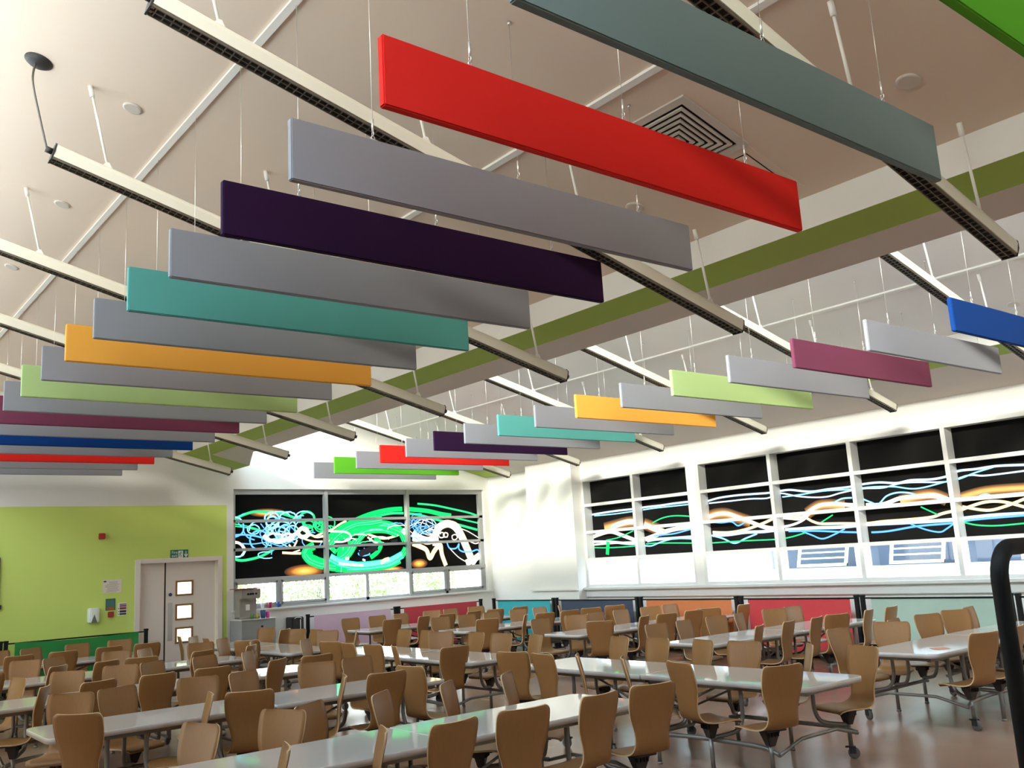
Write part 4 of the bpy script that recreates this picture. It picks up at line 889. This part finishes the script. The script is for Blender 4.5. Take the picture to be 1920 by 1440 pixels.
# square air diffuser and access hatch, flush on the sloping ceiling
def tilt(x, y): 
    return Matrix.Translation((x, y, zc_left(x))) @ Matrix.Rotation(math.atan(SLOPE), 4, 'Y')
t = thing('air_diffuser', 'square louvred air diffuser on the ceiling behind the red panel', 'air vent', (0, 0, 0)); t.matrix_world = tilt(4.98, 4.03)
b = MB(); s = .36
for k, (o_, i_) in enumerate([(.36, .30)]):
    for sx in (-1, 1):
        b.box(min(sx * o_, sx * i_), max(sx * o_, sx * i_), -o_, o_, -.016, 0)
    for sy in (-1, 1):
        b.box(-i_, i_, min(sy * o_, sy * i_), max(sy * o_, sy * i_), -.016, 0)
b.build('frame', M_GRILLE, t)
b = MB(); b.box(-.30, .30, -.30, .30, -.004, 0); b.build('backing', M_DARK, t)
b = MB()
for k in range(6):
    o_ = .275 - k * .047; i_ = o_ - .021
    for sx in (-1, 1): b.box(min(sx * o_, sx * i_), max(sx * o_, sx * i_), -o_, o_, -.022, -.008)
    for sy in (-1, 1): b.box(-i_, i_, min(sy * o_, sy * i_), max(sy * o_, sy * i_), -.022, -.008)
b.build('louvre_blades', M_GRILLE, t)
t = thing('ceiling_access_hatch', 'flush square access hatch with thin dark joint on the ceiling', 'access hatch', (0, 0, 0)); t.matrix_world = tilt(5.67, 4.03)
b = MB(); b.box(-.27, .27, -.27, .27, -.003, 0); b.build('joint', M_DARK, t)
b = MB(); b.box(-.262, .262, -.262, .262, -.008, -.002); b.build('panel', M_CEIL, t)
b = MB()
for a_, c_, d_, e_ in ((-.34, .34, -.34, -.28), (-.34, .34, .28, .34), (-.34, -.28, -.28, .28), (.28, .34, -.28, .28)): b.box(a_, c_, d_, e_, -.005, 0)
b.build('frame', M_CEIL, t)

# ------------------------------------------------------------------ folding dining tables with fixed seats
TL, TW, TZ = 1.83, .84, .73
def rounded(x0, x1, y0, y1, r, corners, n=5):
    """polygon; corners = which of (00,10,11,01) are rounded"""
    C = [((x0, y0), PI, corners[0]), ((x1, y0), 1.5 * PI, corners[1]), ((x1, y1), 0, corners[2]), ((x0, y1), .5 * PI, corners[3])]
    out = []
    for (cx, cy), a0, on in C:
        rr = r if on else .012
        ix = cx + (rr if cx == x0 else -rr); iy = cy + (rr if cy == y0 else -rr)
        for k in range(n + 1):
            a = a0 + .5 * PI * k / n; out.append((ix + rr * math.cos(a), iy + rr * math.sin(a)))
    return out
def top_mesh(sgn):
    b = MB()
    if sgn < 0: pr = rounded(-TL, -.006, -TW / 2, TW / 2, .09, (1, 0, 0, 1))
    else: pr = rounded(.006, TL, -TW / 2, TW / 2, .09, (0, 1, 1, 0))
    z0, z1 = TZ - .042, TZ
    ins = [(x + (.004 if x < (pr[0][0] + pr[len(pr) // 2][0]) / 2 else -.004), y * .992) for x, y in pr]
    n = len(pr)
    V = [(x, y, z0) for x, y in pr] + [(x, y, z1 - .004) for x, y in pr] + [(x, y, z1) for x, y in ins]
    b.add(V, [(i, (i + 1) % n, (i + 1) % n + n, i + n) for i in range(n)], 1, True)
    b.add(V, [(i + n, (i + 1) % n + n, (i + 1) % n + 2 * n, i + 2 * n) for i in range(n)], 1)
    b.add(V, [tuple(range(2 * n, 3 * n))], 0); b.add(V, [tuple(range(n))[::-1]], 2)
    return b.mesh('tabletop', [M_TOP, M_TOPE, M_FRM])
ME_TOPA, ME_TOPB = top_mesh(-1), top_mesh(1)
SX = [.305, .915, 1.525]
SEATX = [-x for x in SX[::-1]] + SX
SY = .56
def seat_mesh():
    """one piece moulded plywood shell, sitter faces +y, origin on the swivel axis at seat height 0"""
    path = []
    # (y, z, width)
    pts = [(.205, -.030, .30), (.195, -.012, .345), (.16, .0, .375), (.10, .004, .385), (.03, .0, .38), (-.05, -.004, .36), (-.11, .0, .33),
           (-.158, .016, .30), (-.186, .050, .276), (-.200, .095, .262), (-.208, .15, .268), (-.215, .21, .298), (-.225, .27, .333), (-.238, .33, .355), (-.252, .39, .362), (-.264, .44, .362),
           (-.270, .468, .352), (-.273, .485, .330), (-.2745, .492, .292)]
    P = spline(pts, 3)
    M = 10; th = .011
    rows = []
    for i, (y, z, wd) in enumerate(P):
        a_ = P[max(0, i - 1)]; b_ = P[min(len(P) - 1, i + 1)]
        ty, tz = b_[0] - a_[0], b_[1] - a_[1]; L = math.hypot(ty, tz) or 1
        ny, nz = tz / L, -ty / L                    # towards the sitter / up
        if i and False: pass
        row = []
        for j in range(M + 1):
            s = j / M * 2 - 1
            back = min(1, max(0, (z - .05) / .2))
            cx = s * wd * 1.10 / 2
            bow = .022 * back * (s * s) + .008 * (1 - back) * (s * s)      # slightly dished
            row.append((Vector((cx, y, z)) + Vector((0, -ny * 0, 0)), Vector((0, -ty * 0 + (-ny), -nz)), bow))
        rows.append((row, Vector((0, -ny, -nz))))
    V = []; n1 = M + 1; N = len(rows)
    up = 1
    for side in (0, 1):
        for row, nn in rows:
            for p, _, bow in row:
                V.append(p + nn * (th * side) * 1.0 + nn * (-bow))
    b = MB(); F = []
    for i in range(N - 1):
        for j in range(M):
            F.append((i * n1 + j, i * n1 + j + 1, (i + 1) * n1 + j + 1, (i + 1) * n1 + j))
            o = N * n1
            F.append((o + i * n1 + j, o + (i + 1) * n1 + j, o + (i + 1) * n1 + j + 1, o + i * n1 + j + 1))
    b.add(V, F, 0, True)
    E = []; o = N * n1
    for i in range(N - 1):
        E.append((i * n1, (i + 1) * n1, o + (i + 1) * n1, o + i * n1)); E.append((i * n1 + M, o + i * n1 + M, o + (i + 1) * n1 + M, (i + 1) * n1 + M))
    for j in range(M):
        E.append((j, o + j, o + j + 1, j + 1)); q_ = (N - 1) * n1; E.append((q_ + j, q_ + j + 1, o + q_ + j + 1, o + q_ + j))
    b.add(V, E, 1)
    return b.mesh('seat_shell', [M_PLY, M_PLYE])
ME_SEAT = seat_mesh()
b = MB()
b.box(-.10, .10, -.095, .115, -.030, -.014)
def taper(b, z0, z1, a0, b0, a1, b1):
    vs = [(x * a0, y * b0, z0) for x, y in ((-1, -1), (1, -1), (1, 1), (-1, 1))] + [(x * a1, y * b1, z1) for x, y in ((-1, -1), (1, -1), (1, 1), (-1, 1))]
    b.add(vs, [(0, 1, 2, 3), (4, 7, 6, 5), (0, 4, 5, 1), (1, 5, 6, 2), (2, 6, 7, 3), (3, 7, 4, 0)])
taper(b, -.15, -.030, .030, .026, .072, .05)
for k in (-.045, -.015, .015, .045): taper(b, -.14, -.03, .004, .032, .004, .06) if False else b.box(k - .004, k + .004, -.060, .060, -.075, -.03)
ME_MOUNT = b.mesh('seat_mount', M_MOUNT, .004)
SEATZ = .435
b = MB(); b.tube([(0, 0, .0), (0, 0, SEATZ - .13)], .019, 12); b.lathe([(.024, 0), (.024, .012), (.02, .02)], 12); ME_LEG = b.mesh('leg', M_FRM)
b = MB(); b.tube([(0, 0, .10), (0, 0, SEATZ - .13)], .019, 12); b.tube([(0, 0, .085), (0, 0, .12)], .014, 10); ME_STUB = b.mesh('leg', M_FRM)
# castor: fork + wheel
b = MB(); b.box(-.024, -.020, -.035, .02, .045, .105); b.box(.020, .024, -.035, .02, .045, .105); b.box(-.024, .024, -.03, .03, .098, .106); b.tube([(0, 0, .10), (0, 0, .125)], .010, 8)
b.tube([(0, .02, .10), (0, .05, .098)], .008, 6)
ME_FORK = b.mesh('castor', M_BLACKP)
b = MB(); b.lathe([(.028, -.017), (.046, -.016), (.050, -.008), (.050, .008), (.046, .016), (.028, .017)], 22, 0, Matrix.Translation((0, -.018, .050)) @ Matrix.Rotation(PI / 2, 4, 'Y'))
ME_WHEEL = b.mesh('wheel', M_WHEEL)
# frame of tubes under the top
def frame_mesh():
    b = MB()
    for s in (-1, 1):
        for h in (-1, 1):
            b.box(min(h * .03, h * 1.74), max(h * .03, h * 1.74), s * .30 - .02, s * .30 + .02, TZ - .085, TZ - .044)
            # low rail along the seats, dips at its ends to meet the castor posts
            pts = spline([(h * .2287, s * SY, .235), (h * .40, s * (SY - .03), .255), (h * .95, s * (SY - .05), .262), (h * 1.42, s * (SY - .03), .258), (h * 1.601, s * SY, .225)], 6)
            b.tube(pts, .019, 10)
    for x in (-1.72, -.93, -.05, .05, .93, 1.72): b.box(x - .02, x + .02, -.30, .30, TZ - .08, TZ - .046)
    for x in SEATX:
        for s in (-1, 1):
            h = 1 if x > 0 else -1
            far = .05 if abs(abs(x) - 1.601) < .01 or abs(abs(x) - .2287) < .01 else -.02
            d = h * (.17 if abs(x) < 1 else -.17)
            x0 = x + d * .9
            pts = spline([(x0, s * .30, TZ - .06), (x0, s * .30, .56), (x0, s * .305, .43), (x0 - d * .10, s * .35, .335), (x0 - d * .45, s * .44, .300), (x, s * SY, .285)], 6)
            b.tube(pts, .0185, 10)
    for h in (-1, 1):                                   # folding centre legs and struts
        for s in (-1, 1):
            b.tube([(h * .055, s * .22, TZ - .05), (h * .055, s * .22, .20)], .017, 10)
            b.tube([(h * .055, s * .22, .36), (h * .80, s * .26, TZ - .07)], .011, 8)
        b.tube([(h * .055, -.22, .20), (h * .055, .22, .20)], .015, 10)
        b.tube([(h * .055, -.22, .48), (h * .055, .22, .48)], .013, 10)
        b.tube([(h * 1.601, -SY, .22), (h * 1.601, -.25, .30), (h * 1.601, .25, .30), (h * 1.601, SY, .22)], .015, 10)
    return b.mesh('frame', M_FRM)
ME_FRAME = frame_mesh()
def dining_table(cx, cy, rz, label, yaws=None, seed=0):
    """yaws: {(side, index): degrees} swivel of single seats; side 0 = -y side, 1 = +y side"""
    rnd = random.Random(seed)
    t = thing('folding_dining_table', label, 'dining table with seats', (cx, cy, 0), rz, 'folding dining tables with fixed seats')
    put('tabletop', ME_TOPA, t); put('tabletop', ME_TOPB, t); put('frame', ME_FRAME, t)
    for side in (0, 1):
        for i, x in enumerate(SEATX):
            y = (-SY if side == 0 else SY)
            ya = rnd.gauss(0, 15)
            if rnd.random() < .18: ya = rnd.choice((-1, 1)) * rnd.uniform(25, 60)
            if yaws and (side, i) in yaws: ya = yaws[(side, i)]
            rot = math.radians(ya) + (0 if side == 0 else PI)
            s = put('seat_shell', ME_SEAT, t, (x, y, SEATZ), rot)
            put('seat_mount', ME_MOUNT, s)
            cast = i in (0, 3, 4, 7)
            put('leg', ME_STUB if cast else ME_LEG, t, (x, y, 0))
            if cast:
                c = put('castor', ME_FORK, t, (x, y, 0), rnd.uniform(-2, 2)); put('wheel', ME_WHEEL, c)
    return t
TABLES = [
 # near (left) column, long side across the picture
 (3.585, 5.62, 0, 'pale grey dining table nearest the camera at the bottom of the photo', {(0, 0): 68, (0, 1): 64, (0, 2): 8, (0, 3): -8, (0, 4): 6, (0, 5): -12, (1, 0): -74, (1, 1): -64, (1, 2): 32, (1, 3): 40, (1, 4): 40, (1, 5): 38}, 1),
 (3.60, 8.38, 0, 'pale dining table second from the camera in the left column', {(0, 0): -46, (0, 1): 74, (0, 2): -22, (0, 3): 64, (0, 4): -4, (0, 5): -80, (1, 1): 18, (1, 2): -14, (1, 3): 24, (1, 4): -22}, 2),
 (3.50, 10.80, 0, 'dining table third from the camera in the left column, blue sheen at its end', {(0, 0): 64, (0, 2): 10, (0, 4): 36, (1, 0): -80, (1, 1): -40, (1, 2): -30, (1, 3): 30, (1, 4): 24, (1, 5): 46}, 3),
 (3.60, 13.25, 0, 'dining table in the left column, second from the green banner', {(0, 1): 46, (0, 2): 28, (0, 3): -18, (0, 4): 24}, 4),
 (3.25, 16.02, 0, 'dining table beside the green banner at the green wall', {}, 5),
 # middle column, long side running away
 (6.94, 6.36, PI / 2, 'glossy white dining table in the middle with bright window reflections', {(0, 0): -18, (0, 1): -48, (0, 2): 4, (0, 3): -18, (0, 4): -8, (0, 5): -14, (1, 0): 74, (1, 1): -16, (1, 2): -45, (1, 3): -43, (1, 4): -6, (1, 5): 20}, 6),
 (6.84, 10.80, PI / 2, 'pale green tinted dining table running away in the middle of the hall', {(0, 0): -16, (1, 0): 88, (1, 1): -22, (1, 2): 6, (1, 4): 20}, 7),
 (6.40, 14.62, PI / 2, 'dining table just in front of the grey water cooler cabinet', {(1, 1): 46}, 8),
 # window side column
 (10.72, 5.12, 0, 'dining table by the mint banner with a small orange mark on its top', {(0, 0): -16, (1, 0): -4, (1, 1): -68, (1, 3): -22, (1, 4): -34}, 9),
 (10.80, 7.88, 0, 'dining table facing the red banner on the window wall', {(0, 0): 22, (0, 1): 14, (0, 2): 12, (0, 4): 14, (0, 5): 6, (1, 1): 10, (1, 2): -8, (1, 4): -30, (1, 5): -6}, 10),
 (11.22, 10.74, 0, 'dining table facing the navy and orange banners on the window wall', {(0, 0): -44, (0, 1): 22}, 11),
 (11.15, 13.52, 0, 'dining table next to last before the far window, beside the teal banner', {}, 12),
 (10.66, 15.92, 0, 'dining table furthest away under the far window, beside pink and red banners', {}, 13),
]
for cx, cy, rz, lb, yw, sd in TABLES: dining_table(cx, cy, rz, lb[0].upper() + lb[1:], yw, sd)
# small orange paper left on the table top
b = MB(); b.add([(9.25, 4.86, TZ + .001), (9.40, 4.80, TZ + .001), (9.52, 4.92, TZ + .001), (9.36, 5.0, TZ + .001)], [(0, 1, 2, 3)]); b.add([(9.25, 4.86, TZ + .002), (9.40, 4.80, TZ + .002), (9.52, 4.92, TZ + .002), (9.36, 5.0, TZ + .002)], [(0, 1, 2, 3)])
tag(b.build('paper_scrap', mat('paper_orange', (.70, .28, .16), .6)), 'faded orange scrap of paper on the table by the mint banner', 'paper')
b = MB(); b.box(9.92, 10.10, 13.33, 13.46, TZ + .0005, TZ + .02); tag(b.build('napkin_stack', M_PAPER, None, .003), 'small white block of paper napkins on a far table', 'napkins')

# ------------------------------------------------------------------ cafe barriers with fabric banners
def barrier(loc, rz, L, col, label, wide=False, sag=.0, crumple=0.0):
    t = thing('banner_barrier', label, 'barrier', loc, rz, 'fabric banner barriers along the walls')
    m = mat('banner_' + col[0], col[1], .65, noise=((4, 4, 4), .05))
    for x in (0, L):
        b = MB(); b.box(x - .03, x + .03, -.03, .03, .0, 1.02); b.box(x - .03, x + .03, -.13, .13, 0, .02); b.box(x - .035, x + .035, -.035, .035, 1.0, 1.035)
        b.build('post', M_BLACK, t, .004)
    b = MB(); b.tube([(.03, 0, .985), (L - .03, 0, .985)], .012, 8); b.tube([(.03, 0, .10), (L - .03, 0, .10)], .012, 8); b.build('cross_bar', M_BLACK, t)
    g = .13; nx, nz = 40, 16; V = []; F = []
    for i in range(nx + 1):
        for j in range(nz + 1):
            u = i / nx; v = j / nz
            x = g + (L - 2 * g) * u; z = .12 + .875 * v
            yy = -.016 + crumple * (.6 * math.sin(9 * u + 5 * v) + .5 * math.sin(17 * u - 9 * v)) * (1 - v ** 4)
            V.append((x, yy, z - sag * math.sin(PI * u) * v))
    for i in range(nx):
        for j in range(nz):
            a_ = i * (nz + 1) + j; F.append((a_, a_ + nz + 1, a_ + nz + 2, a_ + 1))
    o_ = len(V); V += [(x, y + .004, z) for x, y, z in V]
    F += [tuple(o_ + k for k in f[::-1]) for f in F]
    bb = MB(); bb.add(V, F, 0, True); bb.build('banner', m, t)
    return t
BX = 13.22
def rb(y0, y1, col, label): return barrier((BX, y0, 0), PI / 2, y1 - y0, col, label)
rb(15.26, 17.36, ('teal', (.02, .34, .38)), 'Teal banner barrier in the far corner by the white pier')
rb(12.80, 15.16, ('navy', (.03, .045, .085)), 'Navy blue banner barrier between the teal and orange ones')
rb(10.42, 12.70, ('orange', (.62, .19, .06)), 'Orange banner barrier under the window wall')
rb(8.12, 10.32, ('red', (.58, .045, .055)), 'Red banner barrier between the orange and mint ones')
rb(5.82, 8.02, ('mint', (.36, .50, .42)), 'Mint green banner barrier partly behind the black rail')
rb(3.40, 5.72, ('cream', (.66, .66, .70)), 'Pale banner barrier behind the black rail at the photo edge')
barrier((3.22, 17.62, 0), 0, 2.26, ('green', (.015, .22, .04)), 'Crumpled dark green banner barrier against the green wall', crumple=.018, sag=.03)
barrier((8.66, 17.60, 0), 0, 2.06, ('pink', (.62, .44, .56)), 'Faded pink lilac banner barrier under the far window', crumple=.006)
barrier((10.80, 17.60, 0), 0, 2.22, ('crimson', (.50, .04, .06)), 'Crimson banner barrier under the far window by the corner')
barrier((.88, 17.62, 0), 0, 2.26, ('white', (.7, .7, .68)), 'Pale banner barrier at the left edge before the green one')
t = thing('waste_bin', 'Tall black bin with white lid handle beside the pink banner', 'bin', (8.44, 17.74, 0))
b = MB(); b.box(-.13, .13, -.15, .15, 0, 1.0); b.build('body', M_BLACKP, t, .015)
b = MB(); b.tube(spline([(-.08, -.16, .97), (-.04, -.17, .995), (.04, -.17, .99), (.07, -.17, .965)], 5), .008, 6); b.tube([(.05, -.16, .95), (.05, -.16, .55)], .008, 6); b.build('handle', M_FRAME, t)

# ------------------------------------------------------------------ water cooler, cabinet, cups
t = thing('metal_cabinet', 'grey metal cabinet under the water cooler', 'cabinet', (7.50, 17.62, 0))
b = MB(); b.box(-.34, .34, -.30, .30, 0, 1.03); b.build('body', M_GREYM, t, .008)
b = MB(); b.box(-.36, .36, -.32, .32, 1.03, 1.05); b.build('worktop', mat('worktop_pale', (.55, .56, .54), .3), t, .004)
b = MB(); b.lathe([(.02, 0), (.02, .02)], 12, 0, Matrix.Translation((.06, -.30, .90)) @ Matrix.Rotation(PI / 2, 4, 'X')); b.build('lock', M_BLACK, t)
t = thing('water_cooler', 'beige water cooler with dark taps standing on the grey cabinet', 'water cooler', (7.42, 17.66, 1.051))
m_b = mat('cooler_beige', (.30, .27, .24), .5)
b = MB(); b.box(-.17, .17, -.02, .22, 0, .52); b.box(-.17, .17, -.20, .22, 0, .035); b.build('body', m_b, t, .01)
b = MB(); b.box(-.19, .19, -.18, .22, .38, .56); b.build('head', m_b, t, .012)
b = MB(); b.box(-.27, .20, -.22, .24, .565, .58); b.build('lid', mat('lid_red_brown', (.30, .07, .04), .4), t, .003)
for x in (-.07, -.02, .03, .09):
    b = MB(); b.lathe([(.018, 0), (.018, .02)], 10, 0, Matrix.Translation((x, -.18, .47)) @ Matrix.Rotation(PI / 2, 4, 'X')); b.build('button', M_BLACK, t)
b = MB(); b.box(-.05, .03, -.025, -.02, .16, .27); b.build('label', M_PAPER, t)
def cup(x, y, z, col, rgb, label, s=1.0):
    b = MB(); b.lathe([(.028 * s, 0), (.038 * s, .10 * s), (.035 * s, .10 * s), (.026 * s, .006)], 18)
    tag(b.build('plastic_cup', mat('cup_' + col, rgb, .35), None, 0, (x, y, z)), label, 'cup', 'plastic cups by the water cooler')
cup(7.72, 17.42, 1.05, 'pink', (.75, .05, .35), 'Pink plastic cup standing on the grey cabinet edge', 1.15)
cup(7.62, 17.40, 1.05, 'navy', (.02, .05, .13), 'Dark blue stacked cups beside the pink cup on the cabinet', 1.5)
cup(7.40, 17.40, 1.05, 'green', (.10, .18, .03), 'Dark green cup in front of the water cooler', 1.0)
cup(7.50, 17.40, 1.05, 'yellow', (.40, .34, .10), 'Mustard yellow cup in front of the water cooler', 1.0)
cup(7.86, 17.975, 1.21, 'white', (.8, .8, .85), 'Translucent white cup on the far window sill', .95)
cup(8.02, 17.975, 1.21, 'crimson', (.55, .03, .12), 'Crimson cup on the far window sill', 1.15)
cup(8.20, 17.975, 1.21, 'blue', (.03, .10, .35), 'Blue cup on the far window sill', 1.05)

# ------------------------------------------------------------------ black tubular hoop in the foreground
b = MB()
X0, Y0, ZT, RB = 2.455, 1.10, 1.812, .085
pts = [(X0, Y0, 0), (X0, Y0, ZT - RB - .02)]
for k in range(9):
    a = PI - .5 * PI * k / 8
    pts.append((X0 + RB + RB * math.cos(a), Y0, ZT - RB + RB * math.sin(a)))
for k in range(9):
    a = .5 * PI - .5 * PI * k / 8
    pts.append((X0 + .80 - RB + RB * math.cos(a), Y0, ZT - RB + RB * math.sin(a)))
pts += [(X0 + .80, Y0, 0)]
b.tube(pts, .0215, 16)
t = thing('tubular_hoop_frame', 'thick black tubular hoop rail close to the camera', 'rail')
b.build('hoop', M_BLACK, t)
b = MB(); b.tube([(X0, Y0 - .25, .02), (X0, Y0 + .25, .02)], .02, 10); b.tube([(X0 + .80, Y0 - .25, .02), (X0 + .80, Y0 + .25, .02)], .02, 10); b.build('foot', M_BLACK, t)

# ------------------------------------------------------------------ outside: pale neighbour building and shrubs
m_clad = mat('neighbour_render', (.75, .77, .80), .7)
b = MB()
b.box(17.8, 18.1, -2, 20, -.3, 1.30); b.box(17.8, 18.1, -2, 20, 2.6, 3.1); b.box(17.8, 18.1, 13.0, 20, 1.3, 2.6)
for y in (-2, 1.6, 4.0, 6.05, 8.62, 10.70, 12.72): b.box(17.8, 18.1, y, y + .14, 1.30, 2.6)
nb = thing('neighbour_building', 'pale building with opened white casement windows outside the window wall', 'building', (0, 0, 0))
b.build('wall', m_clad, nb)
for k in range(3):
    b = MB(); b.box(17.76, 17.80, -2, 13.0, .70 + k * .2, .88 + k * .2); b.build('cladding_board', m_clad, nb)
b = MB(); b.box(17.68, 17.85, -2, 13.0, 1.27, 1.33); b.build('sill', M_FRAME, nb)
b = MB(); b.box(18.02, 18.03, -2, 13.0, 1.30, 2.6); b.build('window_pane', mat('dusk_glass', (.07, .09, .13), .45, spec=.3), nb)
for y0, y1 in ((10.86, 12.06), (8.80, 9.92), (6.25, 7.40), (4.2, 5.1)):
    b = MB(); t_ = .06
    for a_, c_, d_, e_ in ((y0 + t_, y1 - t_, .16, .19), (y0 + t_, y1 - t_, .28, .31), (y0 + t_, y1 - t_, .42, .45), (y0, y1, 0, t_), (y0, y1, .74, .80), (y0, y0 + t_, 0, .8), (y1 - t_, y1, 0, .8)):
        vs = [(x, y, z) for z in (d_, e_) for y in (a_, c_) for x in (0, .04)]
        vs = [(17.74 - .28 * (1 - z / .8) + x, y, 1.36 + z) for x, y, z in vs]
        b.add(vs, [(0, 2, 3, 1), (4, 5, 7, 6), (0, 1, 5, 4), (2, 6, 7, 3), (0, 4, 6, 2), (1, 3, 7, 5)])
    b.build('casement', M_FRAME, nb)
b = MB(); b.box(-8, 30, 18.5, 40, -.3, -.2); b.box(14.1, 30, -8, 18.5, -.3, -.2); struct(b.build('ground', mat('pale_paving', (.60, .60, .58), .8, noise=((.5, .5, .5), .1))))
def shrub(cx, cy, rx, h, label, seed):
    rnd = random.Random(seed)
    t = thing('shrub', label, 'shrub', (cx, cy, -.2), 0, 'shrubs outside the far window')
    b = MB()
    for k in range(5):
        a = rnd.uniform(0, 2 * PI); b.tube([(0, 0, 0), (.3 * math.cos(a), .3 * math.sin(a), h * .45), (rx * .6 * math.cos(a), rx * .6 * math.sin(a), h * .9)], .025, 6, r2=.006)
    b.build('stem', M_BARK, t)
    b = MB()
    for k in range(2200):
        a = rnd.uniform(0, 2 * PI); r_ = rx * math.sqrt(rnd.random()); z = rnd.uniform(.15, 1) * h
        c = Vector((r_ * math.cos(a), r_ * math.sin(a) * .7, z)); d1 = Vector((rnd.uniform(-1, 1), rnd.uniform(-1, 1), rnd.uniform(-1, 1))).normalized() * .055
        d2 = d1.cross(Vector((rnd.uniform(-1, 1), rnd.uniform(-1, 1), rnd.uniform(-1, 1)))).normalized() * .022
        b.add([c - d1, c + d2, c + d1, c - d2], [(0, 1, 2, 3)])
    b.build('foliage', M_LEAF, t)
for k, (cx, rx, h_, lb) in enumerate(((7.9, .8, 2.0, 'Leafy shrub outside behind the water cooler'), (9.7, .8, 2.2, 'Leafy shrub outside the middle of the far window'), (11.5, .8, 2.0, 'Sparse shrub outside the far window, right of middle'), (13.3, .8, 2.1, 'Thin shrub outside the right end of the far window'))):
    shrub(cx + .6, 21.0, rx, h_, lb, k + 5)
# unseen mass added in the west to keep the sun off that side's windows
t = thing('added_sun_blocker', 'tall buff block added out of view to shade the west side windows', 'building', (-16, 8, -.2))
b = MB(); b.box(-3, 2, -26, 26, 0, 11.3); b.build('wall', mat('sun_blocker_buff', (.50, .42, .34), .8, noise=((3, 3, 8), .15)), t)
b = MB(); b.box(-3.2, 2.2, -26.2, 26.2, 11.3, 11.45); b.build('sun_blocker_edge', M_FRAME, t)
b = MB(); b.box(-24, -3.6, -30, 40, -.3, -.2); struct(b.build('ground', MATS['pale_paving']))
